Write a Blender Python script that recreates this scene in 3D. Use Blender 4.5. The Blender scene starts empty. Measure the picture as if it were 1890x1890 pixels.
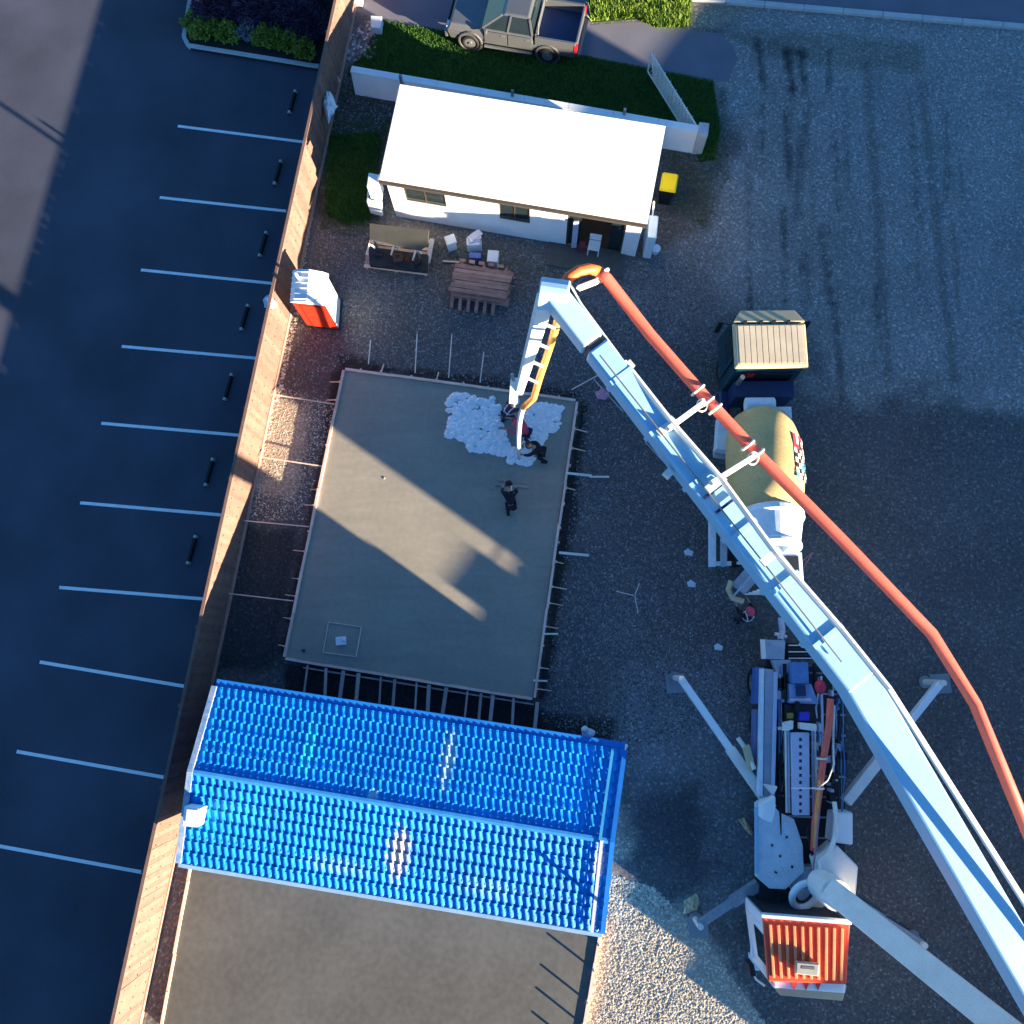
import bpy, bmesh, math, random
import numpy as np
from mathutils import Vector, Matrix
random.seed(7); rng = np.random.default_rng(11)
S = bpy.context.scene; COL = S.collection
R = math.radians

# ------------------------------------------------------------------ camera
FPX = 1432.0
_t, _r = R(11.0), R(-1.5)
CM = Matrix(((math.cos(_r), 0, -math.sin(_r)), (0, 1, 0), (math.sin(_r), 0, math.cos(_r)))) @ \
     Matrix(((1, 0, 0), (0, math.cos(_t), -math.sin(_t)), (0, math.sin(_t), math.cos(_t))))
CP = -26.5 * (CM @ Vector((0, 0, -1)))
cam = bpy.data.cameras.new('camera'); co = bpy.data.objects.new('camera', cam); COL.objects.link(co)
co.matrix_world = Matrix.Translation(CP) @ CM.to_4x4()
cam.sensor_width = 36; cam.lens = 36 * FPX / 1890; cam.clip_end = 2000; cam.clip_start = 0.5
S.camera = co
# ------------------------------------------------------------------ light
LX, LY = 0.816, -0.578            # horizontal direction towards the sun
ELEV = 10.0
w = bpy.data.worlds.new('World'); S.world = w; w.use_nodes = True
wn, wl = w.node_tree.nodes, w.node_tree.links
sky = wn.new('ShaderNodeTexSky'); sky.sky_type = 'NISHITA'; sky.sun_disc = False
sky.sun_elevation = R(ELEV); sky.sun_rotation = math.atan2(LX, LY)
sky.ozone_density = 6.0; sky.air_density = 1.0; sky.dust_density = 0.4
tint = wn.new('ShaderNodeMix'); tint.data_type = 'RGBA'; tint.blend_type = 'MULTIPLY'
tint.inputs[0].default_value = 1.0; tint.inputs[7].default_value = (0.80, 0.88, 0.84, 1)
wl.new(sky.outputs[0], tint.inputs[6]); wl.new(tint.outputs[2], wn['Background'].inputs[0])
wn['Background'].inputs[1].default_value = 0.074
sl = bpy.data.lights.new('sun', 'SUN'); sl.energy = 5.0; sl.angle = R(0.45); sl.color = (1.0, 0.82, 0.58)
so = bpy.data.objects.new('sun', sl); COL.objects.link(so)
sd = Vector((LX * math.cos(R(ELEV)), LY * math.cos(R(ELEV)), math.sin(R(ELEV))))
so.rotation_euler = sd.to_track_quat('Z', 'Y').to_euler(); so.location = (30, -20, 40)
S.view_settings.view_transform = 'Standard'; S.view_settings.look = 'None'
S.view_settings.exposure = 2.45; S.view_settings.gamma = 1.0

# ------------------------------------------------------------------ helpers
def G(px, py, z=0.0):
    """world point at height z seen at photo pixel (1890 px picture)"""
    d = CM @ Vector(((px - 945) / FPX, (945 - py) / FPX, -1.0))
    return CP + d * ((z - CP.z) / d.z)
def PIX(X, Y, Z=0):
    M = np.array(CM); q = np.stack([X - CP.x, Y - CP.y, np.zeros_like(X) + Z - CP.z], -1) @ M
    return 945 - FPX * q[..., 0] / q[..., 2], 945 + FPX * q[..., 1] / q[..., 2]

MATS = {}
def mat(name, c, rough=0.8, metal=0.0, var=0.15, scale=2.0, fine=30.0, bump=0.0, c2=None, ratio=0.5, rnd=0.0, spec=0.4, world=True):
    if name in MATS: return MATS[name]
    m = bpy.data.materials.new(name); m.use_nodes = True; n, l = m.node_tree.nodes, m.node_tree.links
    b = n['Principled BSDF']; b.inputs['Roughness'].default_value = rough; b.inputs['Metallic'].default_value = metal
    b.inputs['Specular IOR Level'].default_value = spec
    geo = n.new('ShaderNodeNewGeometry') if world else n.new('ShaderNodeTexCoord')
    pos = geo.outputs['Position'] if world else geo.outputs['Object']
    n1 = n.new('ShaderNodeTexNoise'); n1.inputs['Scale'].default_value = scale; n1.inputs['Detail'].default_value = 5
    n2 = n.new('ShaderNodeTexNoise'); n2.inputs['Scale'].default_value = fine; n2.inputs['Detail'].default_value = 3
    l.new(pos, n1.inputs['Vector']); l.new(pos, n2.inputs['Vector'])
    add = n.new('ShaderNodeMath'); add.operation = 'ADD'; l.new(n1.outputs[0], add.inputs[0]); l.new(n2.outputs[0], add.inputs[1])
    src = add.outputs[0]
    if rnd:
        oi = n.new('ShaderNodeObjectInfo'); mm = n.new('ShaderNodeMath'); mm.operation = 'MULTIPLY_ADD'
        mm.inputs[1].default_value = rnd; l.new(oi.outputs['Random'], mm.inputs[0]); l.new(src, mm.inputs[2]); src = mm.outputs[0]
    rp = n.new('ShaderNodeMapRange'); rp.inputs[1].default_value = 0.65 + (0.3 * rnd); rp.inputs[2].default_value = 1.35 + 0.7 * rnd
    l.new(src, rp.inputs[0])
    mx = n.new('ShaderNodeMix'); mx.data_type = 'RGBA'
    ca = tuple(max(0, x * (1 - var)) for x in c); cb = tuple(min(0.95, x * (1 + var)) for x in c) if c2 is None else c2
    if c2 is not None: ca = c
    mx.inputs[6].default_value = (*ca, 1); mx.inputs[7].default_value = (*cb, 1)
    l.new(rp.outputs[0], mx.inputs[0]); l.new(mx.outputs[2], b.inputs['Base Color'])
    if bump:
        bp = n.new('ShaderNodeBump'); bp.inputs['Strength'].default_value = 1.0; bp.inputs['Distance'].default_value = bump
        l.new(n2.outputs[0], bp.inputs['Height']); l.new(bp.outputs[0], b.inputs['Normal'])
    MATS[name] = m; return m

def wm(o):
    m = Matrix.Identity(4)
    while o is not None:
        m = o.matrix_basis @ m; o = o.parent
    return m
def tag(o, label=None, cat=None, group=None, kind=None):
    if label: o['label'] = label
    if cat: o['category'] = cat
    if group: o['group'] = group
    if kind: o['kind'] = kind
    return o
def thing(name, label, cat, loc, rz=0.0, group=None):
    o = bpy.data.objects.new(name, None); COL.objects.link(o); o.empty_display_size = 0.2
    o.location = loc; o.rotation_euler = (0, 0, rz); return tag(o, label, cat, group)

class MB:
    def __init__(s): s.v = []; s.f = []
    def add(s, vs, fs):
        k = len(s.v); s.v += [tuple(v) for v in vs]; s.f += [tuple(i + k for i in f) for f in fs]; return s
    def hexa(s, p):   # 4 bottom (ccw) + 4 top
        return s.add(p, [(3, 2, 1, 0), (4, 5, 6, 7), (0, 1, 5, 4), (1, 2, 6, 5), (2, 3, 7, 6), (3, 0, 4, 7)])
    def box(s, c, d, rz=0.0):
        x, y, z = d[0] / 2, d[1] / 2, d[2] / 2; ca, sa = math.cos(rz), math.sin(rz); p = []
        for zz in (-z, z):
            for (a, b) in ((-x, -y), (x, -y), (x, y), (-x, y)):
                p.append((c[0] + a * ca - b * sa, c[1] + a * sa + b * ca, c[2] + zz))
        return s.hexa(p)
    def rng(s, x0, x1, y0, y1, z0, z1): return s.box(((x0 + x1) / 2, (y0 + y1) / 2, (z0 + z1) / 2), (abs(x1 - x0), abs(y1 - y0), abs(z1 - z0)))
    def frust(s, b, z0, t, z1):   # (x0,x1,y0,y1)
        p = [(b[0], b[2], z0), (b[1], b[2], z0), (b[1], b[3], z0), (b[0], b[3], z0)]
        q = [(t[0], t[2], z1), (t[1], t[2], z1), (t[1], t[3], z1), (t[0], t[3], z1)]
        return s.hexa(p + q)
    def prism(s, poly, z0, z1):
        a = sum(poly[i][0] * poly[(i + 1) % len(poly)][1] - poly[(i + 1) % len(poly)][0] * poly[i][1] for i in range(len(poly)))
        if a < 0: poly = list(poly)[::-1]
        n = len(poly)
        vs = [(p[0], p[1], z0) for p in poly] + [(p[0], p[1], z1) for p in poly]
        return s.add(vs, [tuple(range(n))[::-1], tuple(range(n, 2 * n))] + [(i, (i + 1) % n, (i + 1) % n + n, i + n) for i in range(n)])
    def pp(s, px, z0, z1): return s.prism([G(x, y, z1) for x, y in px], z0, z1)
    def sheet(s, poly, z):
        a = sum(poly[i][0] * poly[(i + 1) % len(poly)][1] - poly[(i + 1) % len(poly)][0] * poly[i][1] for i in range(len(poly)))
        if a < 0: poly = list(poly)[::-1]
        return s.add([(p[0], p[1], z) for p in poly], [tuple(range(len(poly)))])
    def beam(s, a, b, w, h, w2=None, h2=None, up=(0, 0, 1)):
        a, b = Vector(a), Vector(b); d = (b - a).normalized(); u = Vector(up)
        if abs(d.dot(u)) > 0.97: u = Vector((0, 1, 0))
        x = d.cross(u).normalized(); y = x.cross(d).normalized(); w2 = w if w2 is None else w2; h2 = h if h2 is None else h2
        P = [a - x * w / 2 - y * h / 2, a + x * w / 2 - y * h / 2, a + x * w / 2 + y * h / 2, a - x * w / 2 + y * h / 2,
             b - x * w2 / 2 - y * h2 / 2, b + x * w2 / 2 - y * h2 / 2, b + x * w2 / 2 + y * h2 / 2, b - x * w2 / 2 + y * h2 / 2]
        return s.add(P, [(0, 1, 2, 3), (7, 6, 5, 4), (4, 5, 1, 0), (5, 6, 2, 1), (6, 7, 3, 2), (7, 4, 0, 3)])
    def tube(s, pts, r, n=8, caps=True):
        pts = [Vector(p) for p in pts]; k = len(pts); rr = r if isinstance(r, (list, tuple)) else [r] * k
        vs = []; fs = []; ref = None
        for i, p in enumerate(pts):
            d = (pts[min(i + 1, k - 1)] - pts[max(i - 1, 0)]).normalized()
            if ref is None: ref = Vector((0, 0, 1)) if abs(d.z) < 0.9 else Vector((1, 0, 0))
            x = d.cross(ref).normalized(); y = x.cross(d).normalized(); ref = y
            for j in range(n):
                t = 2 * math.pi * j / n; vs.append(p + (x * math.cos(t) + y * math.sin(t)) * rr[i])
        for i in range(k - 1):
            for j in range(n):
                fs.append((i * n + j, i * n + (j + 1) % n, (i + 1) * n + (j + 1) % n, (i + 1) * n + j))
        if caps: fs += [tuple(range(n))[::-1], tuple(range((k - 1) * n, k * n))]
        return s.add(vs, fs)
    def ring(s, c, axis, R0, r, n=20, m=8):
        c = Vector(c); q = Vector(axis).to_track_quat('Z', 'Y'); vs = []; fs = []
        for i in range(n):
            a = 2 * math.pi * i / n
            for j in range(m):
                b = 2 * math.pi * j / m
                vs.append(c + q @ Vector(((R0 + r * math.cos(b)) * math.cos(a), (R0 + r * math.cos(b)) * math.sin(a), r * math.sin(b))))
        for i in range(n):
            for j in range(m):
                fs.append((i * m + j, ((i + 1) % n) * m + j, ((i + 1) % n) * m + (j + 1) % m, i * m + (j + 1) % m))
        return s.add(vs, fs)
    def blob(s, c, r, sub=1, jit=0.0):
        bm = bmesh.new(); bmesh.ops.create_icosphere(bm, subdivisions=sub, radius=1); r = r if isinstance(r, (tuple, list)) else (r, r, r)
        vs = []
        for v in bm.verts:
            k = 1 + random.uniform(-jit, jit); vs.append((c[0] + v.co.x * r[0] * k, c[1] + v.co.y * r[1] * k, c[2] + v.co.z * r[2] * k))
        fs = [tuple(v.index for v in f.verts) for f in bm.faces]; bm.free(); return s.add(vs, fs)
    def build(s, name, m, parent=None, local=False, smooth=False, bev=0.0, seg=2, label=None):
        vs = s.v; me = bpy.data.meshes.new(name); o = bpy.data.objects.new(name, me); COL.objects.link(o)
        if parent is not None:
            o.parent = parent
            if not local:
                inv = wm(parent).inverted(); vs = [inv @ Vector(v) for v in vs]
        elif not local:
            a = np.array(vs); c = (a.min(0) + a.max(0)) / 2; c[2] = a[:, 2].min(); vs = (a - c).tolist(); o.location = c.tolist()
        me.from_pydata([tuple(v) for v in vs], [], s.f); me.materials.append(m); me.update()
        if smooth: me.polygons.foreach_set('use_smooth', [True] * len(me.polygons))
        if bev:
            b = o.modifiers.new('bevel', 'BEVEL'); b.width = bev; b.segments = seg; b.limit_method = 'ANGLE'
        if label: o['label'] = label
        return o
def npmesh(name, V, F, m, parent=None, smooth=False):
    me = bpy.data.meshes.new(name); k = F.shape[1]
    me.vertices.add(len(V)); me.vertices.foreach_set('co', V.astype(np.float32).ravel())
    me.loops.add(F.size); me.loops.foreach_set('vertex_index', F.astype(np.int32).ravel())
    me.polygons.add(len(F)); me.polygons.foreach_set('loop_start', np.arange(0, F.size, k, dtype=np.int32))
    me.polygons.foreach_set('loop_total', np.full(len(F), k, dtype=np.int32))
    if smooth: me.polygons.foreach_set('use_smooth', np.ones(len(F), bool))
    me.update(calc_edges=True); me.materials.append(m)
    o = bpy.data.objects.new(name, me); COL.objects.link(o)
    if parent: o.parent = parent
    return o
def dup(src, parent=None):
    c = src.copy(); COL.objects.link(c)
    if parent is not None: c.parent = parent
    for ch in list(src.children): dup(ch, c)
    return c
def struct(o): o['kind'] = 'structure'; return o
def inpoly(X, Y, poly):
    r = np.zeros(X.shape, bool); n = len(poly)
    for i in range(n):
        x0, y0 = poly[i]; x1, y1 = poly[(i + 1) % n]
        c = ((y0 > Y) != (y1 > Y)) & (X < (x1 - x0) * (Y - y0) / ((y1 - y0) or 1e-9) + x0); r ^= c
    return r

# ------------------------------------------------------------------ materials
wood = mat('pale_timber', (0.80, 0.55, 0.44), 0.85, var=0.25, scale=3, rnd=0.5)
wood_dk = mat('brown_timber', (0.42, 0.235, 0.18), 0.85, var=0.35, scale=4, rnd=0.6)
wood_wet = mat('wet_timber', (0.52, 0.38, 0.32), 0.8, var=0.3, scale=4, rnd=0.5)
white = mat('white_paint', (0.86, 0.86, 0.85), 0.45, var=0.05, scale=1.2)
white_wall = mat('white_render', (0.86, 0.86, 0.85), 0.8, var=0.08, scale=1.5, bump=0.002)
boomw = mat('pale_blue_boom_paint', (0.30, 0.56, 0.76), 0.35, var=0.10, scale=0.8)
boomc = mat('cream_white_steel', (0.78, 0.76, 0.70), 0.4, var=0.12, scale=2)
paleb = mat('pale_blue_deck_paint', (0.66, 0.76, 0.84), 0.45, var=0.18, scale=2.5)
greyb = mat('blue_grey_steel', (0.36, 0.42, 0.50), 0.5, var=0.25, scale=3)
lav = mat('lavender_grey_plate', (0.52, 0.54, 0.68), 0.5, var=0.12, scale=3)
red = mat('red_orange_paint', (0.72, 0.085, 0.035), 0.35, var=0.15, scale=2)
redpipe = mat('red_pipe_paint', (0.85, 0.15, 0.10), 0.4, var=0.12, scale=3)
orange = mat('orange_pipe_paint', (0.80, 0.30, 0.06), 0.5, var=0.3, scale=4, c2=(0.85, 0.42, 0.12))
navy = mat('navy_machine_paint', (0.015, 0.035, 0.10), 0.4, var=0.3)
blu = mat('blue_machine_paint', (0.07, 0.15, 0.42), 0.4, var=0.3)
black = mat('black_rubber', (0.012, 0.012, 0.014), 0.7, var=0.3)
dark = mat('dark_chassis_steel', (0.025, 0.028, 0.035), 0.5, var=0.4)
steel = mat('grey_steel', (0.30, 0.31, 0.32), 0.4, metal=0.6, var=0.2)
glass = mat('dark_window_glass', (0.015, 0.025, 0.03), 0.08, var=0.2, spec=0.7)
cream = mat('cream_cab_paint', (0.52, 0.44, 0.27), 0.4, var=0.1, scale=2)
tan = mat('tan_drum_paint', (0.56, 0.41, 0.18), 0.85, var=0.2, scale=1.3, fine=14)
teal = mat('dark_teal_cab_paint', (0.01, 0.05, 0.07), 0.35, var=0.3)
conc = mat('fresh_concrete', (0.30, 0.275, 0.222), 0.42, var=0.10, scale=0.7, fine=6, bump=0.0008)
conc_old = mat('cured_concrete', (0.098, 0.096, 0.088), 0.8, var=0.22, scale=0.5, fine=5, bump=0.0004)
slurry = mat('white_wet_concrete', (0.92, 0.93, 0.93), 0.6, var=0.12, scale=5, fine=25, bump=0.01)
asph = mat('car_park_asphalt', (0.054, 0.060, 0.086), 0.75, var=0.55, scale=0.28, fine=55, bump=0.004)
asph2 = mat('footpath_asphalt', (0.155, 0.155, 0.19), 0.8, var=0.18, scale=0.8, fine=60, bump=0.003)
linep = mat('white_line_paint', (0.88, 0.88, 0.88), 0.7, var=0.12, scale=4)
kerbm = mat('pale_concrete_kerb', (0.50, 0.50, 0.50), 0.85, var=0.15, scale=3)
soil = mat('dark_bed_soil', (0.03, 0.026, 0.028), 0.95, var=0.4, scale=6, bump=0.02)
grassm = mat('grass_blade', (0.028, 0.10, 0.012), 0.8, var=0.5, scale=1.2, fine=8, c2=(0.06, 0.16, 0.018))
grassb = mat('lush_grass_blade', (0.10, 0.22, 0.012), 0.8, var=0.5, scale=3, fine=8, c2=(0.26, 0.34, 0.05))
turfm = mat('grass_ground', (0.018, 0.045, 0.012), 0.95, var=0.5, scale=2, bump=0.02)
yel = mat('yellow_plastic', (0.95, 0.66, 0.005), 0.45, var=0.05)
plast = mat('white_plastic', (0.78, 0.80, 0.82), 0.4, var=0.06)
red_pl = mat('red_plastic', (0.42, 0.030, 0.012), 0.5, var=0.18, scale=4)
bluroof = mat('blue_roof_iron', (0.004, 0.23, 0.70), 0.5, var=0.28, scale=0.9, fine=5, rnd=0.35, spec=0.12, world=True)
blutrim = mat('blue_trim_steel', (0.01, 0.17, 0.58), 0.4, var=0.2)
blugut = mat('pale_blue_gutter', (0.25, 0.42, 0.62), 0.5, var=0.2)
chrome = mat('silver_car_paint', (0.17, 0.18, 0.19), 0.35, metal=0.5, var=0.08)
skin_m = mat('skin', (0.45, 0.26, 0.18), 0.6, var=0.08)

# ------------------------------------------------------------------ site frame (aligned with the slab)
gTL, gTR, gBR, gBL = G(635, 680, .22), G(1065, 740, .22), G(985, 1290, .22), G(525, 1215, .22)
GA = math.atan2((gTR - gTL).y, (gTR - gTL).x)          # grid angle, about -8.9 deg
EX = Vector((math.cos(GA), math.sin(GA), 0)); EY = Vector((-math.sin(GA), math.cos(GA), 0))
def Q(o, a, b, z=0):                                     # grid coordinates around o
    p = Vector(o) + EX * a + EY * b; return Vector((p.x, p.y, z))

# ------------------------------------------------------------------ ground
def ground():
    xs = np.concatenate([[-300, -120, -60, -35], np.arange(-22, 22.01, 0.13), [35, 60, 120, 300]])
    ys = np.concatenate([[-300, -120, -60, -32], np.arange(-19, 24.01, 0.13), [35, 60, 120, 300]])
    X, Y = np.meshgrid(xs, ys); PX, PY = PIX(X, Y)
    def nz(sc, seed):
        a = np.random.default_rng(seed).random((64, 64)); u = (X * sc) % 64; v = (Y * sc) % 64
        i, j = u.astype(int), v.astype(int); fu, fv = u - i, v - j; fu = fu * fu * (3 - 2 * fu); fv = fv * fv * (3 - 2 * fv)
        i2, j2 = (i + 1) % 64, (j + 1) % 64
        return (a[i, j] * (1 - fu) + a[i2, j] * fu) * (1 - fv) + (a[i, j2] * (1 - fu) + a[i2, j2] * fu) * fv
    nn = nz(0.5, 1) * .5 + nz(1.3, 2) * .3 + nz(3.1, 3) * .2
    C = np.zeros(X.shape + (3,)); C[:] = (0.135, 0.132, 0.13)
    def blend(poly, col, soft=30.0, amt=1.0):
        d = np.full(X.shape, 1e9)
        for k in range(len(poly)):
            ax, ay = poly[k]; bx, by = poly[(k + 1) % len(poly)]
            t = np.clip(((PX - ax) * (bx - ax) + (PY - ay) * (by - ay)) / ((bx - ax) ** 2 + (by - ay) ** 2 + 1e-6), 0, 1)
            d = np.minimum(d, np.hypot(PX - ax - t * (bx - ax), PY - ay - t * (by - ay)))
        sd_ = np.where(inpoly(PX, PY, poly), d, -d) + (nn - .5) * soft * 2.4
        a = np.clip(sd_ / soft + .5, 0, 1)[..., None] * amt
        C[:] = C * (1 - a) + np.array(col) * a
    drive = (0.27, 0.265, 0.255)
    blend([(1330, -200), (2600, -200), (2600, 760), (1560, 745), (1480, 640), (1330, 560), (1240, 600), (1180, 560), (1210, 470), (1300, 380), (1345, 260), (1310, 150)], drive, 45)
    blend([(1180, 480), (1300, 420), (1330, 560), (1220, 640), (1120, 560)], (0.15, 0.15, 0.15), 50, .8)
    blend([(1270, -40), (1420, 10), (1330, 60), (1260, 50)], (0.30, 0.26, 0.21), 18)
    blend([(1330, 45), (1550, 70), (1700, 90), (1700, 130), (1400, 110), (1330, 62)], (0.17, 0.17, 0.15), 16, .9)
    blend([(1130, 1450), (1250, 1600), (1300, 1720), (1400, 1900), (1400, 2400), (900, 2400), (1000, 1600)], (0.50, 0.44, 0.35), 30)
    blend([(1160, 1260), (1330, 1200), (1400, 1300), (1400, 1700), (1290, 1700), (1140, 1620), (1140, 1400)], (0.19, 0.20, 0.215), 60, .85)
    blend([(1170, 1470), (1300, 1430), (1330, 1600), (1240, 1660), (1150, 1600)], (0.05, 0.055, 0.065), 40, .8)  # shadow of the pump truck painted dark on the gravel
    blend([(500, 590), (640, 600), (630, 730), (480, 740)], (0.115, 0.085, 0.088), 25)
    blend([(490, 735), (575, 745), (545, 930), (440, 900)], (0.40, 0.31, 0.235), 14, .9)  # sunlit strip between slab and fence painted paler
    blend([(430, 960), (560, 970), (520, 1250), (380, 1250)], (0.045, 0.05, 0.052), 25)  # shade left of the slab painted as darker ground
    blend([(600, 120), (740, 190), (700, 330), (690, 420), (590, 420), (585, 250)], (0.07, 0.055, 0.05), 25, .9)
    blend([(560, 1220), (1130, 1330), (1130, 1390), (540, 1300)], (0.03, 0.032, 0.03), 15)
    blend([(1200, 240), (1300, 300), (1330, 400), (1210, 470)], (0.12, 0.095, 0.075), 28, .8)
    rs = random.Random(5); STREAKS = []
    for i in range(46):
        xx = rs.choice((1390, 1408, 1455, 1480, 1500, 1530, 1560, 1620, 1690, 1760)) + rs.gauss(0, 7); ya = rs.uniform(80, 560); yb = ya + rs.uniform(30, 190); STREAKS.append((xx, ya, xx + (yb - ya) * rs.uniform(-.05, .1), min(yb, 700), rs.uniform(2, 6), rs.uniform(.12, .5)))
    for (x0, y0, x1, y1, wd, a) in ((1398, 75, 1408, 150, 7, .8), (1452, 95, 1462, 165, 8, .9), (1478, 95, 1482, 150, 7, .8), (1455, 95, 1482, 100, 8, .7),
                                  (1450, 200, 1455, 330, 7, .6), (1478, 230, 1470, 400, 9, .5), (1445, 380, 1448, 470, 6, .7), (1495, 190, 1480, 300, 7, .4),
                                  (1530, 90, 1528, 160, 5, .6), (1540, 560, 1555, 740, 8, .6), (1515, 420, 1530, 560, 7, .5), (1490, 470, 1495, 560, 6, .4),
                                  (1330, 170, 1332, 190, 14, .5), (1380, 300, 1384, 460, 6, .3), (1600, 120, 1640, 700, 10, .4), (1700, 150, 1760, 700, 10, .4)) + tuple(STREAKS):
        t = np.clip(((PX - x0) * (x1 - x0) + (PY - y0) * (y1 - y0)) / ((x1 - x0) ** 2 + (y1 - y0) ** 2), 0, 1)
        d = np.hypot(PX - x0 - t * (x1 - x0), PY - y0 - t * (y1 - y0)) + (nz(4.3, 9) - .5) * 6 + (nz(7.7, 12) - .5) * 4
        aa = (np.clip(1.3 - d / wd, 0, 1) * min(1, a * .95))[..., None]; C[:] = C * (1 - aa) + np.array((0.03, 0.03, 0.032)) * aa
    tr = (0.022, 0.020, 0.021)  # trench shade around the slab painted in as dark bands
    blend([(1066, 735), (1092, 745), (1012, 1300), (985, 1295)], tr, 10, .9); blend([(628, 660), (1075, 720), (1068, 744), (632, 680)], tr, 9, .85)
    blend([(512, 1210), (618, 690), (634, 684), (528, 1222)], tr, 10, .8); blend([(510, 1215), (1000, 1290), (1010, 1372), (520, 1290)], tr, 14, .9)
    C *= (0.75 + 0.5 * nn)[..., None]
    ny, nx = X.shape; V = np.stack([X.ravel(), Y.ravel(), np.zeros(X.size)], -1)
    i = np.arange(ny * nx).reshape(ny, nx); F = np.stack([i[:-1, :-1], i[:-1, 1:], i[1:, 1:], i[1:, :-1]], -1).reshape(-1, 4)
    m = bpy.data.materials.new('gravel_ground'); m.use_nodes = True; n, l = m.node_tree.nodes, m.node_tree.links
    b = n['Principled BSDF']; b.inputs['Roughness'].default_value = 0.9; b.inputs['Specular IOR Level'].default_value = .25
    at = n.new('ShaderNodeAttribute'); at.attribute_name = 'soil_and_light_colour'
    geo = n.new('ShaderNodeNewGeometry')
    v1 = n.new('ShaderNodeTexVoronoi'); v1.inputs['Scale'].default_value = 17; v1.inputs['Randomness'].default_value = 1
    v2 = n.new('ShaderNodeTexNoise'); v2.inputs['Scale'].default_value = 9; v2.inputs['Detail'].default_value = 6; v2.inputs['Roughness'].default_value = .75
    l.new(geo.outputs['Position'], v1.inputs['Vector']); l.new(geo.outputs['Position'], v2.inputs['Vector'])
    r1 = n.new('ShaderNodeMapRange'); r1.inputs[1].default_value = .32; r1.inputs[2].default_value = .68; r1.inputs[3].default_value = .5; r1.inputs[4].default_value = 1.5
    l.new(v2.outputs[0], r1.inputs[0])
    hs = n.new('ShaderNodeSeparateColor'); l.new(v1.outputs['Color'], hs.inputs[0])
    r2 = n.new('ShaderNodeMapRange'); r2.inputs[1].default_value = .8; r2.inputs[2].default_value = 1; r2.inputs[3].default_value = .9; r2.inputs[4].default_value = 1.8
    l.new(hs.outputs[0], r2.inputs[0])
    mu = n.new('ShaderNodeMath'); mu.operation = 'MULTIPLY'; l.new(r1.outputs[0], mu.inputs[0]); l.new(r2.outputs[0], mu.inputs[1])
    mc = n.new('ShaderNodeVectorMath'); mc.operation = 'SCALE'; l.new(at.outputs['Color'], mc.inputs[0]); l.new(mu.outputs[0], mc.inputs['Scale'])
    l.new(mc.outputs[0], b.inputs['Base Color'])
    bp = n.new('ShaderNodeBump'); bp.inputs['Distance'].default_value = .03; l.new(v2.outputs[0], bp.inputs['Height']); l.new(bp.outputs[0], b.inputs['Normal'])
    o = npmesh('ground', V, F, m); at_ = o.data.color_attributes.new('soil_and_light_colour', 'FLOAT_COLOR', 'POINT')
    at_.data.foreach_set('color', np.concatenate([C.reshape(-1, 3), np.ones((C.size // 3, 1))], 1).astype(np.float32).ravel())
    struct(o)
ground()

def px_sheet(name, px, z, m):
    o = MB().sheet([G(x, y, 0) for x, y in px], z).build(name, m); o.location.z = z; return struct(o)
# fence line (base), top is 1.8 m up
FA, FB = Vector((-7.218, 12.85, 0)), Vector((-9.268, -1.30, 0)); FD = (FA - FB).normalized(); FN = Vector((FD.y, -FD.x, 0))
def FL(s, off=0.0, z=0.0): p = FA + FD * s + FN * off; return Vector((p.x, p.y, z))     # s metres up-picture from FA
# car park west of the fence
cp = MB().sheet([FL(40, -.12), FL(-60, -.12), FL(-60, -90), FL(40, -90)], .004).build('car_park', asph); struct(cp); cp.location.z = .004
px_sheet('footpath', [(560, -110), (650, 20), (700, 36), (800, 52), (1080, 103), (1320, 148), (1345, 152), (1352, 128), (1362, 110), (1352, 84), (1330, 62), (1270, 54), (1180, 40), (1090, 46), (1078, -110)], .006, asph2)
px_sheet('road', [(1250, -120), (1272, -6), (1560, 20), (2300, 90), (2600, -300)], .008, asph2)
k = MB(); a, b = G(1268, -2), G(2300, 88)
for i in range(14):
    p, q = a.lerp(b, i / 14), a.lerp(b, (i + .985) / 14); k.beam((p.x, p.y, .05), (q.x, q.y, .05), .22, .13)
struct(k.build('road_kerb', kerbm, bev=.02))
px_sheet('lawn', [(702, 40), (800, 56), (1078, 106), (1314, 152), (1328, 235), (1318, 292), (1292, 300), (1290, 250), (640, 140), (672, 95)], .010, turfm)
px_sheet('side_lawn', [(618, 262), (640, 248), (668, 256), (700, 246), (706, 262), (690, 330), (692, 372), (682, 402), (660, 404), (640, 414), (618, 398), (606, 402), (600, 360), (610, 310)], .010, turfm)
px_sheet('verge', [(1088, -80), (1276, -80), (1272, 46), (1180, 36), (1092, 42)], .014, turfm)

# grass blades
def tufts(name, px, n, hmin, hmax, m, wid=.02, label='', soft=0.0):
    X = np.array([p[0] for p in px]); Y = np.array([p[1] for p in px])
    a = rng.uniform(X.min(), X.max(), n * 4); b = rng.uniform(Y.min(), Y.max(), n * 4); k = inpoly(a, b, px); a, b = a[k][:n], b[k][:n]
    pts = np.array([G(x, y, 0)[:] for x, y in zip(a, b)]); N = len(pts)
    ang = rng.uniform(0, 2 * np.pi, N); h = rng.uniform(hmin, hmax, N); lean = rng.uniform(.2, .9, N) * h
    d = np.stack([np.cos(ang), np.sin(ang)], 1); pr = np.stack([-d[:, 1], d[:, 0]], 1) * wid
    V = np.zeros((N, 3, 3)); V[:, 0, :2] = pts[:, :2] - pr; V[:, 1, :2] = pts[:, :2] + pr; V[:, 2, :2] = pts[:, :2] + d * lean[:, None]; V[:, 2, 2] = h; V[:, :2, 2] = .008
    o = npmesh(name, V.reshape(-1, 3), np.arange(N * 3).reshape(-1, 3), m); return tag(o, label, 'grass', kind='stuff')
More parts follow.
